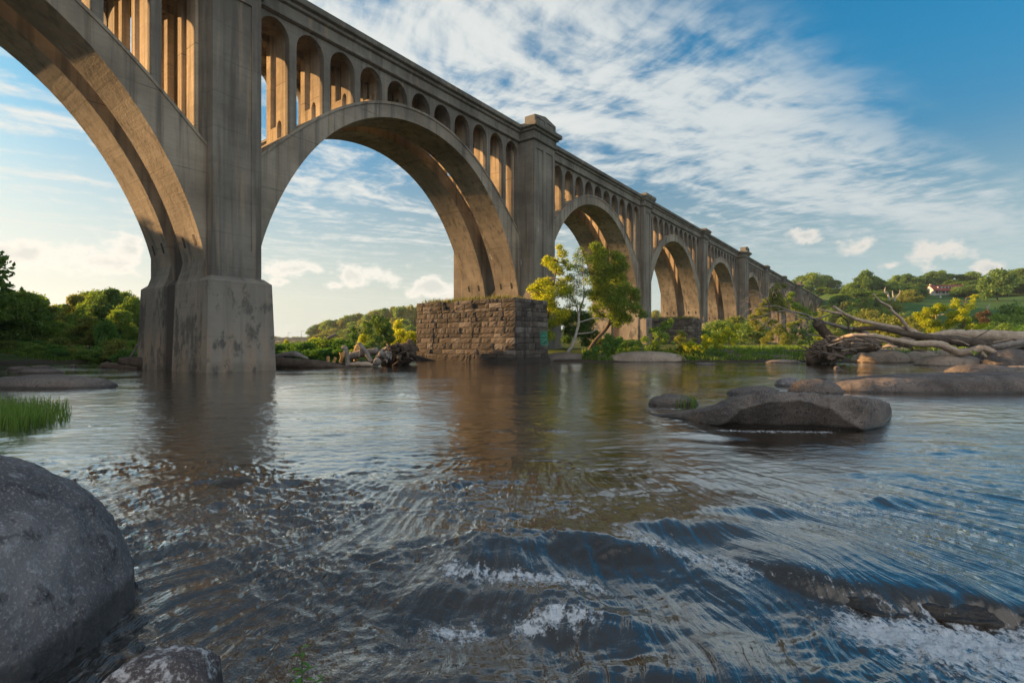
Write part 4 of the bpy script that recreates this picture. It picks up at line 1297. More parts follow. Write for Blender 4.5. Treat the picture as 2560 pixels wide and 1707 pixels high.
for i, (x, yt, Y, w, m_) in enumerate([(690, 858, 41, 70, LEAF_KUD), (725, 855, 44, 90, LEAF_KUD), (765, 852, 42, 80, LEAF_KUD), (790, 845, 46, 90, LEAF_MID), (820, 842, 45, 90, LEAF_MID), (850, 845, 44, 80, LEAF_KUD), (875, 855, 43, 70, LEAF_KUD), (770, 872, 40, 70, LEAF_KUD), (815, 868, 40, 80, LEAF_KUD), (715, 872, 40, 60, LEAF_KUD), (690, 880, 39, 50, LEAF_KUD), (740, 884, 38.5, 60, LEAF_KUD), (910, 860, 42, 60, LEAF_MID), (800, 884, 39, 60, LEAF_KUD), (845, 880, 39, 60, LEAF_KUD)]):
    plant_px('bush', m_, x, yt, Y, 'vine smothered green mound on the bar between the piers' if m_ is LEAF_KUD else 'darker leafy mound on the bar between the piers', wpx=w, ref=3.0, w0=2.0, cat='bush', name='vine_mound', group='vine covered mounds between the piers')
for i, (x, yt, Y, w) in enumerate([(995, 798, 62, 30), (1000, 822, 58, 60), (1025, 826, 60, 50), (908, 832, 60, 30), (785, 842, 64, 26), (1045, 830, 60, 40), (715, 856, 62, 18)]):
    plant_px('bush', LEAF_YEL, x, yt, Y, 'yellow sunlit bush on the bar behind the driftwood pile', wpx=w, ref=3.0, w0=2.0, cat='bush', name='bush', group='yellow sunlit bushes behind the bar')

# --- far wooded ridge beyond the river
GF = 'trees of the far wooded ridge'
sk = [(792, 811), (808, 806), (823, 799), (842, 799), (858, 796), (869, 789), (884, 786), (898, 784), (914, 786), (926, 782), (939, 776), (952, 774), (963, 771), (983, 767), (997, 768), (1009, 766), (1027, 763), (1045, 764), (1080, 766), (1120, 770), (1170, 772), (1230, 775), (1640, 776), (1655, 782), (1700, 790), (1590, 785), (1540, 785), (1480, 780), (1440, 780)]
for i, (x, y) in enumerate(sk):
    plant_px('far', [LEAF_DARK, LEAF_OLIVE, LEAF_MID][i % 3], x, y, 255 + rng.uniform(-8, 8), 'tree on the skyline of the far wooded ridge', wpx=rng.uniform(36, 54), ref=12.0, w0=5.1, group=GF)
for i in range(44):
    x = rng.uniform(795, 1090) if i < 34 else rng.uniform(1430, 1720)
    y0 = np.interp(x, [795, 900, 1030, 1700], [818, 790, 774, 792])
    t_ = rng.uniform(0, 1)
    plant_px('far', [LEAF_DARK, LEAF_OLIVE, LEAF_MID, LEAF_OLIVE][i % 4], x, y0 + 8 + 34 * t_, 240 - 90 * t_, 'tree on the slope of the far wooded ridge', wpx=rng.uniform(36, 54), ref=12.0, w0=5.1, group=GF)
for i in range(16):
    plant_px('far', LEAF_OLIVE, 640 + i * 9.5, 842 + rng.uniform(-3, 3), 420, 'tiny tree on the flat horizon past the first pier', wpx=20, ref=12.0, w0=5.1, group='tiny trees on the flat horizon')

# --- right bank hill
GR = 'trees of the wood on the right bank hill'
for i, (x, y, Y, w) in enumerate([(1985, 700, 320, 40), (2005, 690, 315, 46), (2030, 682, 310, 56), (2055, 688, 318, 50), (2078, 700, 312, 46), (2095, 722, 300, 40), (2108, 735, 290, 36), (2020, 712, 300, 50), (2060, 718, 295, 50), (2090, 745, 280, 50), (2118, 722, 235, 40), (2135, 705, 232, 50), (2150, 690, 230, 50), (2166, 675, 228, 44), (2184, 690, 230, 46), (2203, 701, 226, 50), (2225, 703, 240, 46),
                                  (2242, 688, 262, 44), (2262, 686, 266, 40), (2272, 684, 268, 36), (2290, 694, 262, 40), (2306, 689, 264, 44), (2331, 678, 266, 44), (2353, 676, 268, 40), (2375, 685, 270, 40), (2403, 686, 266, 46), (2432, 679, 262, 46), (2530, 675, 250, 50), (2552, 671, 245, 50), (2590, 672, 245, 60),
                                  (2248, 712, 245, 60), (2280, 706, 248, 50), (2310, 712, 252, 50), (2335, 704, 258, 40), (2380, 700, 252, 54), (2400, 704, 248, 54), (2425, 702, 244, 50), (2445, 708, 240, 46), (2540, 700, 225, 70), (2575, 690, 215, 80)]):
    m_ = [LEAF_DARK, LEAF_DARK, LEAF_MID][i % 3]
    plant_px('far', m_, x, y, Y, 'dark crowned tree in the wood on the right bank hill' if m_ is LEAF_DARK else 'greener crowned tree in the wood on the right bank hill', wpx=w * 1.05, ref=12.0, w0=5.1, group=GR)
for i, (x, y, Y, w) in enumerate([(2120, 752, 190, 60), (2150, 748, 185, 56), (2168, 742, 182, 50), (2190, 746, 180, 56), (2222, 752, 178, 60), (2135, 770, 165, 60), (2175, 768, 160, 70), (2215, 772, 160, 60), (2105, 775, 170, 50), (2080, 770, 190, 50), (2060, 765, 210, 50)]):
    plant_px('farbush', LEAF_MID if i % 2 else LEAF_OLIVE, x, y, Y, 'round topped bush at the foot of the right bank hill', wpx=w, ref=5.0, w0=3.4, cat='bush', name='round_bush', group='round bushes at the foot of the right hill')
plant_px('farbush', LEAF_OLIVE, 2273, 724, 200, 'rounded olive bush on the lawn left of the white house', wpx=60, ref=5.0, w0=3.4, cat='bush', name='round_bush')
for i, (x, y, Y, w) in enumerate([(2100, 735, 225, 50), (2125, 728, 222, 50), (2150, 722, 220, 54), (2180, 726, 218, 54), (2208, 724, 222, 54), (2236, 720, 225, 54), (2262, 716, 228, 50), (2286, 712, 232, 50), (2300, 722, 226, 40), (2195, 742, 200, 50), (2140, 748, 200, 50), (2245, 738, 205, 50), (2218, 745, 196, 46), (2425, 712, 222, 56), (2450, 715, 218, 56), (2400, 716, 228, 36), (2520, 705, 215, 60), (2470, 700, 232, 50)]):
    plant_px('far', LEAF_DARK if i % 3 else LEAF_MID, x, y, Y, 'dark crowned tree in the wood on the right bank hill' if i % 3 else 'greener crowned tree in the wood on the right bank hill', wpx=w * 1.05, ref=12.0, w0=5.1, group=GR)
plant_px('far', LEAF_DARK, 2494, 672, 188, 'tall pale trunked tree standing alone on the hillside lawn', wpx=72, ref=12.0, w0=5.1, bark=BARK_PALE, name='lawn_tree')
for i, (x, y, Y, w, m_) in enumerate([(2180, 795, 90, 70, LEAF_OLIVE), (2215, 788, 88, 70, LEAF_OLIVE), (2250, 786, 84, 70, LEAF_OLIVE), (2285, 790, 80, 60, LEAF_OLIVE), (2470, 800, 84, 60, LEAF_MID), (2500, 785, 88, 70, LEAF_MID), (2530, 760, 98, 90, LEAF_DARK), (2570, 765, 95, 90, LEAF_MID), (2480, 815, 76, 60, LEAF_KUD), (2520, 808, 74, 70, LEAF_MID), (2555, 812, 72, 60, LEAF_KUD), (2445, 790, 90, 60, LEAF_DARK), (2420, 800, 92, 60, LEAF_DARK), (2300, 830, 60, 60, LEAF_KUD), (2340, 836, 58, 60, LEAF_YEL), (2240, 832, 62, 60, LEAF_OLIVE)]):
    plant_px('farbush', m_, x, y, Y, {'olive_foliage': 'olive gold bush behind the fallen trunks', 'green_foliage': 'leafy green bush at the right end behind the fallen trunks', 'dark_foliage': 'dark green bush at the right behind the fallen trunks', 'vine_foliage': 'fresh green low bush behind the fallen trunks', 'sunlit_yellow_foliage': 'small yellow bush just above the long trunk'}[m_.name], wpx=w, ref=5.0, w0=3.4, cat='bush', name='bush', group=None if m_ is LEAF_YEL else 'bushes behind the fallen trunks')
kr = 2352 / 460
px_plant('golden_bush', 'broad golden lit bush behind the fallen trunks', 'bush', 59, cl(kr, 2100, 660, [(1210, 540, 50), (1260, 570, 60), (1140, 600, 60), (1060, 600, 56), (1320, 580, 50), (1030, 660, 56), (1120, 680, 70), (1220, 660, 76), (1320, 660, 66), (1100, 760, 70), (1200, 770, 76), (1310, 750, 66), (1060, 740, 50), (1160, 850, 60), (1270, 840, 60), (990, 640, 36)]), 24, .22, LEAF_YEL, [([(2341, 840), (2340, 800), (2338, 775)], [.12, .09, .03])], BARK_PALE, 331)
px_plant('golden_tree', 'golden lit young tree with ragged top right of the golden bush', 'tree', 58, cl(kr, 2100, 660, [(1610, 430, 40), (1560, 470, 50), (1640, 480, 36), (1500, 530, 56), (1590, 550, 60), (1440, 520, 30), (1680, 560, 34), (1470, 620, 60), (1560, 640, 60), (1650, 620, 50), (1710, 610, 30), (1430, 690, 50), (1520, 720, 60), (1620, 720, 56), (1700, 700, 40), (1460, 790, 56), (1560, 810, 60), (1660, 800, 56), (1740, 790, 44), (1500, 850, 40), (1620, 860, 40)]), 16, .22, LEAF_YEL, [([(2408, 836), (2410, 800), (2415, 745)], [.12, .09, .03])], BARK, 332)
px_plant('dry_bush', 'dull brown dead bush among the greenery on the right', 'bush', 78, cl(kr, 2100, 660, [(1860, 650, 60), (1920, 640, 50), (1840, 720, 50), (1910, 720, 50), (1950, 600, 30)]), 20, .2, LEAF_DRY, seed=333)
px_plant('seedling', 'small yellow green seedling sprouting between the tan boulders', 'plant', 37.5, cl(kr, 2100, 660, [(1060, 1000, 34), (1080, 1060, 30), (1030, 1070, 34), (970, 1075, 26), (1080, 1090, 20)]), 40, .13, LEAF_YEL, seed=334)
px_plant('seedling', 'green sprig under the bend of the pale forked log', 'plant', 34.5, cl(kr, 2100, 660, [(1690, 1120, 20), (1740, 1140, 22), (1700, 1150, 20)]), 40, .12, LEAF_KUD, seed=335)

# --- grass
def grass_obj(name, label, cat, pts, hts, r, lean=.35, width=.012, kind=None, mat=None):
    n = len(pts); c = np.array(pts, float); o0 = c.mean(0); o0[2] = c[:, 2].min()
    c = c - o0
    a = r.uniform(0, 6.28, n); hh = np.array(hts)
    w = np.stack([np.cos(a), np.sin(a), 0 * a], 1) * width
    b = r.uniform(0, 6.28, n); ln = (np.stack([np.cos(b), np.sin(b), 0 * b], 1) * (lean * r.random(n) * hh)[:, None])
    up = np.array([0, 0, 1.0])
    p1 = c + ln * .3 + up * (hh * .55)[:, None]; p2 = c + ln + up * hh[:, None] * .97
    v = np.stack([c - w, c + w, p1 - w * .8, p1 + w * .8, p2], 1).reshape(-1, 3)
    i = np.arange(n)[:, None] * 5
    f = [list(q) for q in np.concatenate([i + np.array([0, 1, 3, 2])], 0)] + [list(q) for q in np.concatenate([i + np.array([2, 3, 4])], 0)]
    o = obj(name, mesh_np(name, v, f), mat or LEAF_GRASS, None, o0)
    return tag(o, label, cat, None, kind)


r_ = np.random.default_rng(401)
# tuft in the water at the left edge
pts = []; hts = []
for k in range(1500):
    x = -60 + 240 * r_.beta(1.4, 1.5); yb = r_.uniform(1030, 1080) - 26 * abs(x - 40) / 130
    g = G(x, yb); pts.append((g[0], g[1], -.05)); hts.append(r_.uniform(.28, .62) * (1 - .45 * max(0, (x - 70) / 110)))
grass_obj('grass_tuft', 'tuft of green water grass standing in the shallows at left', 'grass', pts, hts, r_, .6, .007, None, LEAF_MID)
pts = []; hts = []
for k in range(150):
    g = G(r_.uniform(1692, 1742), r_.uniform(1008, 1016)); pts.append((g[0], g[1], .0)); hts.append(r_.uniform(.15, .33))
grass_obj('grass_tuft', 'small sprig of reeds growing on the low mossy rock', 'grass', pts, hts, r_, .3, .008)


def shore_grass(n, x0, x1, Y0, Y1, h0, h1, r, clump=.0):
    pts = []; hts = []
    while len(pts) < n:
        Y = r.uniform(Y0, Y1); X = (r.uniform(x0, x1) - CX) / F * Y
        if clump and pn2(np.array([X * .6]), np.array([Y * .6]), 5)[0] < clump: continue
        z = gz(X, Y)
        if z < .08: continue
        pts.append((X, Y, z - .03)); hts.append(r.uniform(h0, h1))
    return pts, hts


p_, h_ = shore_grass(5200, 1735, 2060, 42.6, 60, .15, .5, r_, -.12)
p2_, h2_ = shore_grass(2600, 1455, 1740, 42.8, 48, .2, .7, r_, -.15)
p3_, h3_ = shore_grass(3000, -80, 345, 42.5, 48, .2, .5, r_)
p4_, h4_ = shore_grass(1500, 2040, 2560, 42, 60, .2, .6, r_, -.1)
grass_obj('grass', 'long bright grass growing along the shores', 'grass', p_ + p2_ + p3_ + p4_, h_ + h2_ + h3_ + h4_, r_, .5, .035, 'stuff')
pts = []; hts = []
for s0 in (32.9, 76.7):
    for k in range(2600):
        s = s0 + r_.uniform(.1, 3.9); d = -7.1 + 11 * r_.beta(1.2, 1.2)
        if s0 < 40 and d < -6.0: continue
        q = B(s, d, 5.05); pts.append(tuple(q)); hts.append(r_.uniform(.22, .62) * (1 if s0 < 40 else .9))
grass_obj('dry_grass', 'pale grass growing on top of the ruined stone piers', 'grass', pts, hts, r_, .6, .025, 'stuff', mat_leaf('pale_grass', [(.07, .09, .025), (.14, .16, .05), (.24, .22, .09)], .35))


def sprig():
    r = np.random.default_rng(55)
    base = G(745, 1730); base = Vector((base[0], base[1], -.06))
    root = empty('water_weed', base); tag(root, 'young green weed with narrow leaves poking from the water in front', 'plant')
    stems = []; V = []; Fc = []
    for (tx, ty, n) in ((752, 1620, 9), (790, 1690, 6), (735, 1690, 4)):
        Yt = base[1] - .01; tip = P(tx, ty, Yt) - base
        pts = [np.zeros(3), np.array(tip) * .5 + np.array([.012, 0, 0]), np.array(tip)]
        sp_, rd = smooth_path(pts, [.0045, .003, .0012], 8); stems.append((sp_, rd))
        for k in range(n):
            q = .25 + .75 * (k + 1) / n; p0 = np.array(sp_[int(q * (len(sp_) - 1))])
            a = k * 2.4 + r.uniform(-.3, .3); L = .085 * (1.15 - .5 * q) * r.uniform(.8, 1.2)
            d = np.array([math.cos(a), math.sin(a) * .7, .75 if q > .8 else .35]); d /= np.linalg.norm(d)
            s = np.cross(d, [0, 0, 1]); s /= np.linalg.norm(s)
            m = 6; b = len(V)
            for i in range(m + 1):
                tt = i / m; w = .0085 * math.sin(math.pi * (tt * .93 + .07)) ** .8
                c = p0 + d * L * tt + np.array([0, 0, -.5 * L * tt * tt])
                V.append(c - s * w); V.append(c + np.array([0, 0, -.002])); V.append(c + s * w)
            for i in range(m):
                o_ = b + 3 * i
                Fc.append([o_, o_ + 1, o_ + 4, o_ + 3]); Fc.append([o_ + 1, o_ + 2, o_ + 5, o_ + 4])
    tv, tf = tubes(stems, 6)
    obj('stem', mesh_np('stem', tv, tf, True), LEAF_KUD, root)
    obj('foliage', mesh_np('foliage', V, Fc, True), LEAF_SPRIG, root)


LEAF_SPRIG = mat_leaf('weed_leaf', [(.06, .16, .03), (.10, .24, .05), (.16, .32, .08)], .4)
sprig()

# ------------------------------------------------------------------ driftwood
WOOD_PALE = mat_wood('sun_bleached_wood', (.30, .235, .18), (.48, .40, .32), 1.2)
WOOD_GREY = mat_wood('grey_driftwood', (.15, .135, .125), (.28, .26, .24), 1.2)
WOOD_DARK = mat_wood('wet_dark_wood', (.055, .042, .034), (.12, .095, .075), 1.0)
WOOD_ROOT = mat_wood('root_wood', (.085, .065, .05), (.19, .15, .12), 1.2)
WOOD_SUNLIT = mat_wood('sunlit_orange_wood', (.42, .25, .10), (.60, .40, .18), 1.2)  # low orange sunlight put into the colour of the planks


def wood(name, label, cat, Y, mat, paths, seed=0, group=None, jit=.07, n=9):
    """paths: list of (points in photo pixels [x, y, optional depth offset], radii in metres)"""
    r = np.random.default_rng(seed)
    ps = []
    for pts, rad in paths:
        w = [tuple(P(q[0], q[1], Y + (q[2] if len(q) > 2 else 0))) for q in pts]
        ps.append(smooth_path(w, rad, 7))
    v, f = tubes(ps, n, jit, r)
    v = np.array(v); c = v.mean(0); c[2] = v[:, 2].min()
    v = v - c
    v = v + np.stack([fbm3(v * 1.6, 3, seed), fbm3(v * 1.6, 3, seed + 3), fbm3(v * 1.6, 3, seed + 7)], 1) * .05
    o = obj(name, mesh_np(name, v, f, True), mat, None, c)
    return tag(o, label, cat, group)


def c6(l): return [(1900 + q[0] / 3.564, 600 + q[1] / 3.564) + tuple(q[2:]) for q in l]


def twigs(path, r, n, L, rad, depth=2, spread=.9, bias=(-.8, 0, .0)):
    out = []
    path = np.array(path)
    for k in range(n):
        i = int(r.uniform(.15, 1) * (len(path) - 1)); p = path[i]
        d = r.normal(size=3) * spread + np.array(bias); d /= np.linalg.norm(d)
        l = L * r.uniform(.5, 1.2)
        q = [p, p + d * l * .5 + r.normal(size=3) * l * .08, p + d * l + np.array([0, 0, r.uniform(-.25, .1) * l])]
        sp_, rd = smooth_path(q, [rad, rad * .7, rad * .3], 4); out.append((sp_, rd))
        if depth > 1: out += twigs(sp_, r, 3, L * .5, rad * .6, depth - 1, spread, bias)
    return out


# dead tree whose bare crown reaches out to the left
def dead_tree():
    r = np.random.default_rng(501); Y = 40.5
    main = [((2275, 866, 1.5), (2190, 845, 1.0), (2150, 826, .6), (2120, 822, .3), (2085, 812, 0), (2040, 800, 0), (2026, 793, -.3), (2010, 785, -.5), (1980, 779, -.6), (1945, 766, -.8), (1928, 765, -.9), (1890, 767, -1)), (.20, .19, .17, .15, .13, .12, .09, .075, .06, .05, .035, .015)]
    sub = [
        ([(2022, 797, -.3), (2000, 792, -.6), (1965, 778, -.8), (1930, 782, -1), (1895, 793, -1.2), (1860, 804, -1.4)], [.06, .05, .04, .035, .025, .01]),
        ([(2026, 792, -.3), (2024, 812, -.6), (2005, 816, -.8), (1990, 815, -.9)], [.035, .03, .025, .012]),
        ([(2022, 796, -.4), (2010, 810, -.6), (1995, 817, -.8)], [.03, .022, .01]),
        ([(1972, 785, -.7), (1960, 800, -.9), (1935, 815, -1.1), (1908, 823, -1.2)], [.035, .03, .02, .01]),
        ([(1945, 783, -.8), (1925, 800, -1), (1900, 818, -1.1)], [.03, .02, .008]),
        ([(1974, 772, -.6), (1968, 750, -.6), (1960, 735, -.7), (1953, 715, -.8), (1944, 707, -.9)], [.04, .035, .03, .02, .008]),
        ([(1958, 738, -.7), (1948, 727, -.8), (1932, 735, -.9)], [.025, .018, .008]),
        ([(1926, 764, -.9), (1915, 745, -1.1), (1898, 738, -1.2), (1880, 738, -1.3), (1868, 745, -1.4)], [.035, .03, .025, .018, .008]),
        ([(1915, 750, -1), (1900, 732, -1.1), (1880, 725, -1.2), (1862, 730, -1.3)], [.03, .022, .014, .006]),
        ([(1890, 767, -1), (1870, 778, -1.2), (1850, 792, -1.3)], [.028, .02, .008]),
        ([(1895, 766, -1), (1876, 758, -1.2), (1858, 752, -1.4)], [.025, .018, .007]),
        ([(2022, 796, -.3), (2050, 795, -.6), (2075, 786, -.7), (2090, 785, -.8)], [.06, .05, .04, .015]),
        ([(2021, 797, -.3), (2016, 825, -.2), (2022, 836, -.2), (2058, 838, 0)], [.03, .04, .04, .05]),
    ]
    ps = []
    for pts, rad in [main] + sub:
        ps.append(smooth_path([tuple(P(a, b, Y + c)) for a, b, c in pts], rad, 6))
    for sp_, rd in ps[1:]:
        if rd[0] < .05: ps = ps + twigs(sp_, r, 7, .55, .013, 2, .8, (-.7, -.1, -.05))
    v, f = tubes(ps, 6, .05, r); v = np.array(v); c = v.mean(0); c[2] = v[:, 2].min()
    o = obj('dead_tree', mesh_np('dead_tree', v - c, f, True), WOOD_GREY, None, c)
    tag(o, 'fallen dead tree with bare twiggy crown reaching left', 'fallen tree')


dead_tree()
wood('driftwood_log', 'long dark trunk running slantwise through the driftwood heap', 'log', 38.5, WOOD_DARK,
     [(c6([(830, 795, 1.5), (1000, 785, 1), (1150, 800, .5), (1300, 835, 0), (1450, 862, 0), (1600, 882, 0), (1800, 905, 0), (2000, 935, 0), (2200, 955, 0), (2420, 930, 0)]), [.16, .17, .19, .22, .27, .30, .34, .38, .40, .42])], 511)
wood('driftwood_log', 'upper brown log with a broken fork pointing at the viaduct', 'log', 39.5, WOOD_PALE,
     [(c6([(655, 590), (700, 625), (780, 672), (880, 712), (1000, 738), (1120, 762), (1250, 787), (1340, 800), (1420, 840), (1500, 868)]), [.10, .11, .12, .13, .14, .16, .17, .18, .2, .22]),
      (c6([(520, 618), (600, 632), (680, 650), (730, 662)]), [.04, .07, .09, .1])], 512)
wood('driftwood_branch', 'tall bare branch standing up out of the driftwood heap', 'branch', 39.2, WOOD_PALE,
     [(c6([(1012, 478), (1040, 520), (1085, 555), (1160, 600), (1172, 625), (1215, 665), (1272, 722), (1312, 782), (1345, 815), (1420, 850)]), [.05, .07, .075, .095, .11, .11, .12, .14, .16, .17]),
      (c6([(1170, 592), (1168, 608)]), [.05, .07])], 513)
wood('driftwood_log', 'pale forked log crossing in front of the tan boulders', 'log', 36.5, WOOD_PALE,
     [(c6([(640, 905, 2), (800, 852, 1), (900, 848, .6), (1000, 852, .4), (1120, 872, .2), (1250, 900, 0), (1400, 925, 0), (1560, 925, 0), (1640, 945, 0), (1740, 990, 0), (1820, 1003, -.3), (1900, 985, -.6), (1990, 965, -.8), (2060, 990, -1), (2150, 1045, -1.3), (2250, 1090, -1.6), (2400, 1115, -2)]),
       [.10, .13, .14, .15, .16, .18, .22, .26, .28, .27, .25, .23, .23, .21, .2, .2, .2]),
      (c6([(1960, 970, -.7), (1985, 1010, -.8), (2015, 1035, -.9), (2035, 1055, -.9)]), [.15, .13, .08, .04])], 514)
wood('driftwood_log', 'thick pale bleached log lying along the right end of the heap', 'log', 40.5, WOOD_PALE,
     [(c6([(1180, 905), (1300, 880), (1450, 868), (1600, 845), (1690, 832), (1850, 845), (2000, 850), (2150, 862), (2300, 868), (2480, 860)]), [.12, .18, .22, .26, .33, .40, .46, .5, .5, .5])], 515)
wood('driftwood_log', 'brown log tucked under the thick pale bleached log', 'log', 38, WOOD_GREY,
     [(c6([(2060, 960), (2150, 945), (2250, 930), (2400, 900)]), [.2, .24, .26, .28]), (c6([(2140, 1010), (2230, 965), (2352, 930), (2450, 910)]), [.08, .16, .2, .22])], 516)
wood('tree_stump', 'hollow broken stump leaning up out of the root mass', 'stump', 40.5, WOOD_DARK,
     [(c6([(515, 735, -.3), (550, 790, -.1), (600, 850, 0), (660, 920, 0), (740, 960, 0)]), [.40, .36, .36, .42, .40])], 517, n=14)
wood('driftwood_branch', 'thin crooked dark branch upright beside the hollow stump', 'branch', 39.8, WOOD_DARK,
     [(c6([(737, 562), (733, 600), (722, 640), (724, 680), (770, 712), (788, 745), (790, 790), (805, 850)]), [.035, .05, .055, .05, .06, .065, .065, .07]), (c6([(722, 680), (680, 690), (640, 680)]), [.04, .03, .015])], 518)


def root_mass(name, label, x0, x1, y0, y1, Y, seed, n, mat, lumps):
    r = np.random.default_rng(seed); ps = []
    cx, cy = (x0 + x1) / 2, (y0 + y1) / 2
    for k in range(n):
        a = r.uniform(0, 6.28); q = r.uniform(.1, .55)
        x, y = cx + math.cos(a) * (x1 - x0) * .5 * q, cy + math.sin(a) * (y1 - y0) * .5 * q
        b = a + r.normal() * 1.1; L = r.uniform(.15, .42)
        x2, y2 = x + math.cos(b) * (x1 - x0) * L * .6, min(y1 + 2, y + math.sin(b) * (y1 - y0) * L)
        d = r.uniform(-1, .8)
        mid = ((x + x2) / 2 + r.normal() * 5, (y + y2) / 2 + r.normal() * 4)
        rd = r.uniform(.03, .19)
        ps.append(smooth_path([tuple(P(x, y, Y + d)), tuple(P(*mid, Y + d - .3)), tuple(P(x2, y2, Y + d + r.uniform(-.6, .3)))], [rd, rd * .8, rd * .25], 5))
    for (xa, ya, xb, yb, rd) in lumps:
        ps.append(smooth_path([tuple(P(xa, ya, Y + .3)), tuple(P((xa + xb) / 2, (ya + yb) / 2 - 2, Y)), tuple(P(xb, yb, Y + .2))], [rd * .8, rd, rd * .85], 7))
    v, f = tubes(ps, 8, .12, r); v = np.array(v); c = v.mean(0); c[2] = v[:, 2].min(); v = v - c
    v = v + np.stack([fbm3(v * 1.5, 3, seed), fbm3(v * 1.5, 3, seed + 3), fbm3(v * 1.5, 3, seed + 7)], 1) * .16
    o = obj(name, mesh_np(name, v, f, True), mat, None, c)
    tag(o, label, 'root mass')


root_mass('root_mass', 'tangled brown root mass at the left end of the fallen trunks', 2010, 2145, 845, 905, 39.8, 521, 170, WOOD_ROOT, [(2030, 890, 2140, 862, .75), (2015, 897, 2075, 895, .5), (2060, 870, 2190, 860, .7), (2040, 872, 2080, 860, .5)])

# --- pile between the piers
wood('driftwood_log', 'huge tapering log stranded at the foot of the first pier', 'log', 34.0, WOOD_DARK,
     [([(655, 903), (690, 907), (740, 909), (800, 912), (850, 917), (890, 920)], [.42, .40, .36, .30, .18, .06])], 531, n=14)
wood('driftwood_log', 'splintered grey root flare lying on the huge tapering log', 'log', 34.6, WOOD_GREY,
     [([(680, 893), (715, 887), (740, 886), (770, 896)], [.12, .2, .22, .08]), ([(700, 890), (735, 884), (765, 892)], [.06, .07, .02]), ([(730, 886), (738, 880), (760, 890)], [.08, .08, .03])], 532)
k7p = 2352 / 400
def c7(l): return [(660 + q[0] / k7p, 740 + q[1] / k7p) + tuple(q[2:]) for q in l]
wood('driftwood_log', 'thick grey trunk lying across the driftwood pile', 'log', 36.5, WOOD_GREY, [(c7([(1230, 900), (1330, 870), (1450, 840), (1600, 815), (1680, 800)]), [.30, .28, .26, .24, .2])], 533)
wood('driftwood_post', 'grey upright snag with a bent head in the driftwood pile', 'snag', 35.5, WOOD_GREY, [(c7([(1150, 775), (1180, 760), (1205, 800), (1220, 880), (1230, 960), (1235, 1020)]), [.14, .2, .17, .15, .16, .2])], 534)
wood('driftwood_post', 'grey leaning limb with a forked tip in the driftwood pile', 'snag', 35.8, WOOD_GREY, [(c7([(1395, 685), (1430, 740), (1480, 800), (1540, 890), (1580, 970)]), [.13, .15, .15, .16, .16]), (c7([(1410, 720), (1415, 800), (1400, 900)]), [.07, .06, .03])], 535)
wood('driftwood_post', 'broken stake glowing orange in the sun behind the snag', 'stake', 36.8, WOOD_SUNLIT, [(c7([(1135, 830), (1150, 900), (1120, 980)]), [.14, .13, .1])], 536)
wood('driftwood_post', 'orange sunlit slab upright behind the leaning limb', 'stake', 37.2, WOOD_SUNLIT, [(c7([(1380, 715), (1365, 780), (1360, 830), (1350, 960)]), [.12, .2, .2, .16])], 537)
wood('driftwood_post', 'short orange sunlit stake furthest left in the pile', 'stake', 36.4, WOOD_SUNLIT, [(c7([(940, 890), (945, 970)]), [.11, .13])], 538)
wood('driftwood_post', 'small orange sunlit stake right of the furthest left stake', 'stake', 36.4, WOOD_SUNLIT, [(c7([(1050, 905), (1020, 980)]), [.09, .12])], 539)
wood('driftwood_log', 'low pale log at the water edge of the driftwood pile', 'log', 35.2, WOOD_PALE, [(c7([(1260, 1005), (1380, 1000), (1500, 1000), (1610, 1015)]), [.12, .16, .18, .1])], 540)
wood('driftwood_log', 'dark hollow ended log facing the water in the pile', 'log', 35.4, WOOD_GREY, [(c7([(1660, 980, -.4), (1680, 930, .4), (1720, 860, 1.4)]), [.26, .28, .26])], 541)
root_mass('root_disc', 'spiky grey root wad with dark hollows beside the stone pier', 955, 1040, 856, 912, 38.2, 542, 120, WOOD_DARK, [(965, 905, 1035, 880, .75), (990, 895, 1038, 862, .65), (1010, 908, 1030, 868, .5)])
root_mass('root_star', 'small pale star shaped root lying in front of the root wad', 945, 982, 866, 912, 36.4, 543, 16, WOOD_GREY, [])
wood('driftwood_log', 'grey log end poking out of the vine mounds', 'log', 42.0, WOOD_GREY, [(c7([(930, 630), (980, 600), (1060, 560)]), [.12, .14, .1])], 544)
wood('driftwood_log', 'jagged brown log jammed against the first pier at left', 'log', 33.5, WOOD_DARK, [([(250, 922), (265, 914), (290, 918), (350, 917)], [.16, .26, .26, .3]), ([(300, 902), (330, 906), (370, 908)], [.24, .36, .4])], 545)
wood('leaning_branch', 'pale bare branch leaning up against the first pier at left', 'branch', 36.5, WOOD_GREY, [([(322, 898), (335, 878), (350, 852)], [.09, .08, .06])], 546)
# loose sticks lying over the heap
r9 = np.random.default_rng(777)
for i in range(44):
    x = r9.uniform(2020, 2540); y = np.interp(x, [2020, 2150, 2300, 2540], [872, 862, 862, 858]) + r9.uniform(-8, 16)
    a = r9.uniform(-.6, .6) + (math.pi if r9.random() < .5 else 0); L = r9.uniform(18, 95)
    x2, y2 = x + math.cos(a) * L, y - abs(math.sin(a)) * L * r9.uniform(-.4, 1)
    wood('stick', 'loose bare stick lying on the heap of fallen trunks', 'stick', 38.2 + r9.uniform(-1.2, 1), [WOOD_PALE, WOOD_GREY, WOOD_DARK][i % 3], [([(x, y), ((x + x2) / 2, (y + y2) / 2 + r9.uniform(-4, 3)), (x2, y2)], [.05, .045, .02])], 780 + i, 'loose sticks on the driftwood heap', .05, 6)
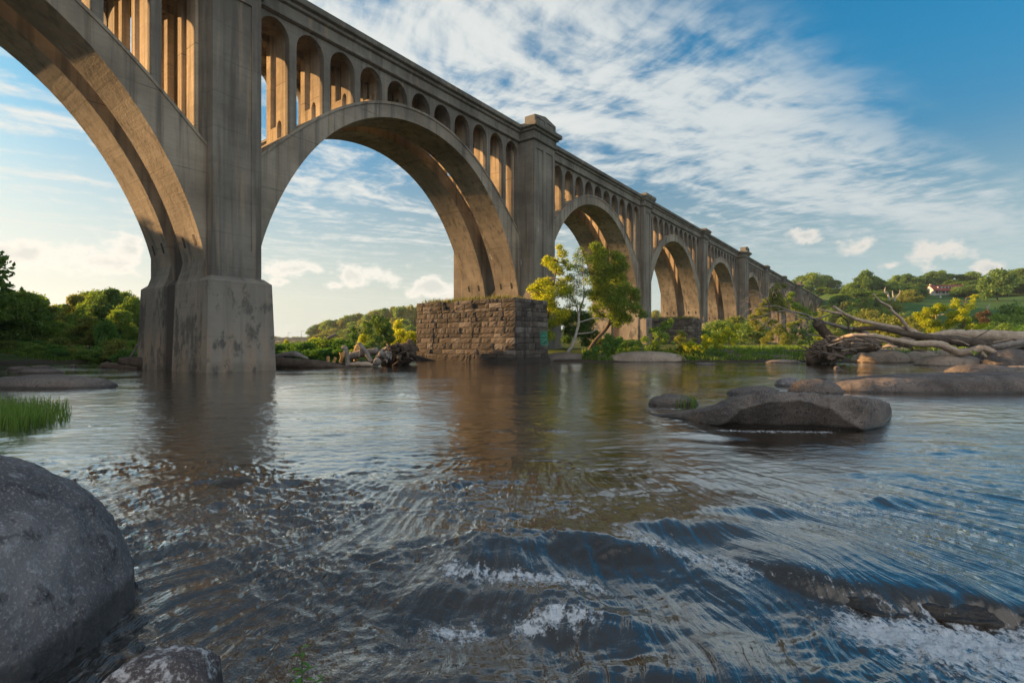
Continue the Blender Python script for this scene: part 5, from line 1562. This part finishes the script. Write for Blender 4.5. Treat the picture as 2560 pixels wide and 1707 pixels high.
# --- bare snags on the hill
wood('bare_snag', 'left of two pale dead snags on the hill', 'dead tree', 176, BARK_PALE, [([(2223, 752), (2220, 735), (2212, 728), (2214, 718)], [.35, .3, .22, .1]), ([(2220, 736), (2205, 730)], [.15, .06])], 551)
wood('bare_snag', 'right of two pale dead snags on the hill', 'dead tree', 176, BARK_PALE, [([(2238, 754), (2233, 740), (2231, 726)], [.3, .25, .1]), ([(2236, 748), (2248, 735), (2250, 724)], [.2, .15, .06])], 552)
wood('bare_snag', 'pale dead stub on the slope above the dull brown bush', 'dead tree', 100, BARK_PALE, [([(2468, 785), (2468, 770), (2463, 762)], [.15, .12, .05]), ([(2468, 772), (2474, 760)], [.1, .04])], 553)

# ------------------------------------------------------------------ white house on the lawn
WHITE = mat_plain('white_clapboard', (.44, .45, .45), .7, .06)
ROOFRED = mat_plain('red_roof_shingles', (.13, .03, .026), .8, .25)
PANE = mat_plain('dark_window_glass', (.03, .035, .04), .15, .2)
BRICK = mat_plain('pale_chimney_brick', (.42, .36, .30), .9, .15)


def house():
    Y = 236; X = (2334 - CX) / F * Y; z = gz(X + 6, Y) - .2
    root = empty('white_house', (X, Y, z), R(-8)); tag(root, 'white cottage with red roof and long dormer on the hillside lawn', 'house')
    L, D = 15.2, 7.0
    root.scale = (.88, .88, .88)
    m = MB(); m.box(0, L, 0, D, -.5, 2.5); m.prism([(0, 2.5), (D, 2.5), (D / 2, 5.2)], 'x', .0, L); m.build('wall', WHITE, root)
    m = MB()
    for a, b in (((-1.6, 1.95), (D / 2, 5.3)), ((D + .5, 2.2), (D / 2, 5.3))):
        m.prism([a, b, (b[0], b[1] + .14), (a[0], a[1] + .14)], 'x', -.35, L + .35)
    rf = m.build('roof', ROOFRED, root)
    m = MB(); m.box(.25, 1.0, D / 2 - .4, D / 2 + .4, 4.6, 6.0); m.build('chimney', BRICK, rf)
    m = MB(); m.box(2.6, 9.0, .75, 2.9, 3.35, 4.35); dm = m.build('dormer', WHITE, root)
    m = MB(); m.box(2.45, 9.15, .55, 3.1, 4.353, 4.47); m.build('dormer_roof', ROOFRED, dm)
    for x in (3.0, 4.6, 6.2, 7.8):
        m = MB(); m.box(x, x + .9, .70, .747, 3.5, 4.2); m.build('window', PANE, dm)
    for x in (.9, 2.5, 4.1, 5.6, 9.4, 11.2, 12.8):
        m = MB(); m.box(x, x + 1.05, -.06, -.004, .75, 2.05); w = m.build('window', PANE, root)
        m = MB(); m.box(x + .5, x + .56, -.09, -.062, .75, 2.05); m.build('mullion', WHITE, w)
    m = MB(); m.box(7.4, 8.5, -.06, -.004, .0, 2.1); m.build('door', PANE, root)
    for x in (-.2, 2.2, 4.8, 7.2, 9.7, 12.2, 14.6):
        m = MB(); m.box(x - .08, x + .08, -1.5, -1.34, -.5, 2.02); m.build('porch_post', WHITE, root)


house()
m = MB(); m.frustum((-.25, .25, -.2, .2), 0, (-.25, .25, -.2, .2), .9, True); m.frustum((-.3, .3, -.25, .25), .9, (-.2, .2, -.15, .15), 1.05, True)
Xq = (2351 - CX) / F * 225
o = m.build('white_post', WHITE); o.location = (Xq, 225, gz(Xq, 225) - .1); tag(o, 'tiny white box standing on the lawn below the cottage', 'box')

# ------------------------------------------------------------------ far road bridge and lamp poles past the first pier
STEEL = mat_plain('grey_steel', (.16, .17, .18), .6, .1)
m = MB(); m.box(-190, -95, 0, 9, 2.2, 3.3)
rb = obj('road_bridge', m.mesh('road_bridge'), CONC, None, (0, 330, 0)); tag(rb, 'low flat road bridge on the horizon past the first pier', 'bridge')
m = MB(); m.box(-190, -95, -.2, 0, 3.302, 3.9); m.build('railing', STEEL, rb)
m = MB()
for x in range(-185, -95, 15): m.box(x, x + 1.4, 2, 7, -1, 2.198)
m.build('bridge_support', CONC, rb)
for i, (x, yt, yb, Y) in enumerate([(720, 832, 852, 320), (753, 827, 851, 320), (845, 825, 845, 260), (807, 830, 845, 260), (1013, 824, 845, 200)]):
    X = (x - CX) / F * Y; zt = H + (CY - yt) / F * Y; z0 = 3.3 if i < 2 else gz(X, Y) - .1
    v, f = tubes([([(0, 0, 0), (0, 0, (zt - z0) * .5), (0, 0, zt - z0)], [.16, .13, .09]), ([(0, 0, zt - z0 - .1), (.9, -.1, zt - z0), (1.6, -.2, zt - z0)], [.08, .07, .12])], 6)
    o = obj('lamp_pole', mesh_np('lamp_pole', v, f, True), STEEL, None, (X, Y, z0))
    tag(o, 'thin lamp pole on the far road' if i > 1 else 'thin lamp pole on the low road bridge', 'lamp pole', 'lamp poles on the far road')
# signal mast on the viaduct
q = B(158, 3.0, 23.4)
v, f = tubes([([(0, 0, -.6), (0, 0, 1), (0, 0, 2.6)], [.07, .06, .05]), ([(0, 0, 1.1), (1.2, 0, 1.1), (2.6, 0, 1.1)], [.05, .05, .05]), ([(2.6, 0, 1.1), (2.6, 0, 1.8), (2.6, 0, 2.5)], [.05, .05, .05])], 6)
o = obj('signal_mast', mesh_np('signal_mast', v, f, True), STEEL, None, q, BROT); tag(o, 'thin railway signal bracket standing on the viaduct deck', 'mast')

# ------------------------------------------------------------------ air
hm, ht = material('thin_haze')
vs = ht.new('ShaderNodeVolumePrincipled'); vs.inputs['Color'].default_value = (.78, .90, 1.0, 1); vs.inputs['Density'].default_value = .0002
vs.inputs['Anisotropy'].default_value = .3
ho = ht.new('ShaderNodeOutputMaterial'); ht.l.new(vs.outputs[0], ho.inputs['Volume'])
m = MB(); m.box(-730, 750, -90, 870, -2.5, 75)
hz_o = m.build('haze', hm); tag(hz_o, kind='stuff')
sc.cycles.volume_bounces = 0

# ------------------------------------------------------------------ sky
EXPO = 1.66
_ps = R(16.0)
AZ = math.atan2(NX * math.cos(_ps) - UX * math.sin(_ps), NY * math.cos(_ps) - UY * math.sin(_ps))   # sun bearing from +Y, positive to the right
wd = bpy.data.worlds.new('World'); sc.world = wd; wd.use_nodes = True
t = NT(wd.node_tree)
tc = t.vmath('NORMALIZE', t.new('ShaderNodeTexCoord').outputs['Generated'])
sky = t.new('ShaderNodeTexSky', sky_type='NISHITA'); sky.sun_disc = False
sky.sun_elevation = R(12.7); sky.sun_rotation = AZ
sky.air_density = 1.0; sky.dust_density = .7; sky.ozone_density = 2.2
dx, dy, dz = t.sep(tc)
KS = 1.0 / (.1 * 2 ** EXPO)                       # wanted display radiance -> background colour
def disp(c): return tuple(v * KS for v in c)
sunv = (math.sin(AZ), math.cos(AZ), 0)
ca = t.vmath('DOT_PRODUCT', tc, sunv)             # 1 towards the sun
up = t.ss(dz, .12, .5)
base = sky.outputs[0]
# clear air: cleaner blue away from the sun
away = t.ss(ca, .35, -.25)
gr = t.mix(t.math('MULTIPLY', up, t.lin(away, 0, 1, .55, 1.0)), (.32, .375, .36), (.03, .54, .67))
base = t.mix(1.0, base, gr, 'MULTIPLY')
base = t.mix(t.ss(dz, .58, .9, 0, .45), base, disp((.34, .42, .48)))
# milky low haze
hz = t.math('MULTIPLY', t.ss(dz, .34, .0), t.lin(away, 0, 1, .93, .85))
base = t.mix(hz, base, t.mix(away, disp((.62, .69, .65)), disp((.53, .68, .70))))
# glow round the hidden sun side
gl = t.math('MULTIPLY', t.math('POWER', t.math('MAXIMUM', ca, 0.0), 7.0), t.ss(dz, .36, .02))
base = t.mix(t.math('MULTIPLY', gl, 1.1, clamp=True), base, disp((.97, .97, .93)))

# high broken cloud on a plane
zc = t.math('MAXIMUM', dz, .03)
q = t.comb(t.math('DIVIDE', dx, zc), t.math('DIVIDE', dy, zc), 0.0)
wq = t.new('ShaderNodeTexNoise'); t.put(wq.inputs['Vector'], q); wq.inputs['Scale'].default_value = .55; wq.inputs['Detail'].default_value = 3
qw = t.vmath('ADD', q, t.vmath('MULTIPLY', t.vmath('SUBTRACT', wq.outputs['Color'], (.5, .5, .5)), (.9, .9, 0)))
qr = t.map(qw, rot=(0, 0, R(-30)))
streak = t.noise(t.map(qr, scale=(.42, 1.5, 1)), 1.5, 8, .60, .3)
puff = t.noise(t.map(qr, scale=(1.2, 1.3, 1)), 3.8, 7, .58, .2)
rip = t.noise(t.map(qr, scale=(2.0, .9, 1)), 8.0, 5, .58, .4)
qx, qy, _ = t.sep(q)
line = t.math('SUBTRACT', t.math('SUBTRACT', qy, 1.42), t.math('MULTIPLY', t.math('SUBTRACT', qx, .42), .66))
line = t.math('ADD', line, t.lin(wq.outputs[0], 0, 1, -.35, .35))
cover = t.ss(line, -.28, .42)                       # clear patch high on the right
dens = t.math('ADD', t.math('MULTIPLY', streak, .52), t.math('ADD', t.math('MULTIPLY', puff, .42), t.math('MULTIPLY', rip, .18)))
far = t.ss(dz, .10, .22)
dens = t.math('ADD', dens, t.math('MULTIPLY', t.ss(t.math('ABSOLUTE', t.math('SUBTRACT', line, .75)), 1.1, .1), .11))
backc = t.ss(dy, .05, -.35)                        # bright cloud bank added overhead and behind the viewer, unseen fill light
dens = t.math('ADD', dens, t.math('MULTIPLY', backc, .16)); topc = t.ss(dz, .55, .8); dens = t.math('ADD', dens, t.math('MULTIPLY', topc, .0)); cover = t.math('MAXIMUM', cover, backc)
cl = t.math('MULTIPLY', t.ss(dens, .51, .70), t.math('MULTIPLY', cover, t.lin(far, 0, 1, .35, 1)))
ccol = t.mix(away, disp((.80, .83, .80)), disp((.58, .66, .69)))
ccol = t.mix(t.ss(dens, .62, .80), ccol, t.mix(away, disp((.88, .89, .86)), disp((.70, .75, .75))))
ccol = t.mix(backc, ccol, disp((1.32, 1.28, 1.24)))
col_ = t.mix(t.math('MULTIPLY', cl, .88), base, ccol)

# low cumulus near the horizon, where the photograph has them
az = t.math('ARCTAN2', dx, dy); el = t.math('ARCSINE', dz)
ae = t.comb(az, el, 0.0)
cn = t.noise(t.map(tc, scale=(1, 1, 1.6)), 11, 8, .6, .2)
cn2 = t.noise(t.map(tc, loc=(3, 1, 2), scale=(1, 1, 1.5)), 30, 6, .6)
acc = None
for x, y, rx, ry in ((255, 655, 150, 55), (330, 625, 60, 40), (60, 640, 150, 60), (735, 672, 85, 26), (910, 690, 95, 42), (1085, 715, 70, 30), (830, 712, 40, 14), (700, 705, 30, 12),
                     (2145, 618, 62, 34), (2315, 632, 92, 44), (2225, 662, 42, 17), (2010, 590, 45, 20), (2480, 668, 75, 18), (1560, 560, 60, 12)):
    a0 = math.atan2(x - CX, F); e0 = math.atan2(CY - y, math.hypot(F, x - CX))
    k = math.cos(a0)
    dd = t.vmath('MULTIPLY', t.vmath('SUBTRACT', ae, (a0, e0, 0)), (F / rx / (k * k), F / ry / k, 0))
    g = t.math('SUBTRACT', 1.0, t.vmath('LENGTH', dd))
    acc = g if acc is None else t.math('SMOOTH_MAX', acc, g, .15)
cu = t.math('ADD', t.math('ADD', acc, .12), t.math('ADD', t.lin(cn, 0, 1, -1.55, 1.55), t.lin(cn2, 0, 1, -1.0, 1.0)))
ca_ = t.ss(cu, .14, .75)
cucol = t.mix(t.ss(cu, .55, 1.3), t.mix(away, disp((.95, .93, .86)), disp((.86, .82, .75))), t.mix(away, disp((.70, .73, .70)), disp((.60, .63, .62))))
col_ = t.mix(t.math('MULTIPLY', ca_, .92), col_, cucol)
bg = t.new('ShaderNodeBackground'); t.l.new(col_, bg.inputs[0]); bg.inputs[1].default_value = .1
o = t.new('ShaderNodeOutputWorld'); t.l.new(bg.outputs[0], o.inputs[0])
wd.cycles.sampling_method = 'MANUAL'; wd.cycles.sample_map_resolution = 1024

# ------------------------------------------------------------------ camera, light
cam = bpy.data.objects.new('camera', bpy.data.cameras.new('camera')); col.objects.link(cam)
cam.location = (0, 0, H); cam.rotation_euler = (R(90), 0, 0)
cam.data.sensor_fit = 'HORIZONTAL'; cam.data.sensor_width = 36.0; cam.data.lens = F / 2560 * 36
cam.data.clip_start = .05; cam.data.clip_end = 6000
sc.camera = cam

EL, PSI = R(12.7), R(16.0)                       # sun height; its bearing: behind the bridge, 20 degrees towards the near end
SX, SY = NX * math.cos(PSI) - UX * math.sin(PSI), NY * math.cos(PSI) - UY * math.sin(PSI)
S = Vector((SX * math.cos(EL), SY * math.cos(EL), math.sin(EL)))
sun = bpy.data.objects.new('sun', bpy.data.lights.new('sun', 'SUN')); col.objects.link(sun)
sun.rotation_euler = (-S).to_track_quat('-Z', 'Y').to_euler()
sun.data.energy = 4.9; sun.data.angle = R(.6); sun.data.color = (1.0, .57, .23)
sc.view_settings.view_transform = 'Standard'; sc.view_settings.look = 'None'
sc.view_settings.exposure = EXPO; sc.view_settings.gamma = 1.0
sc.cycles.max_bounces = 6; sc.cycles.diffuse_bounces = 3; sc.cycles.glossy_bounces = 3; sc.cycles.transmission_bounces = 3
sc.cycles.transparent_max_bounces = 4; sc.cycles.caustics_reflective = False; sc.cycles.caustics_refractive = False
sc.cycles.sample_clamp_indirect = 6.0
sc.cycles.use_denoising = True
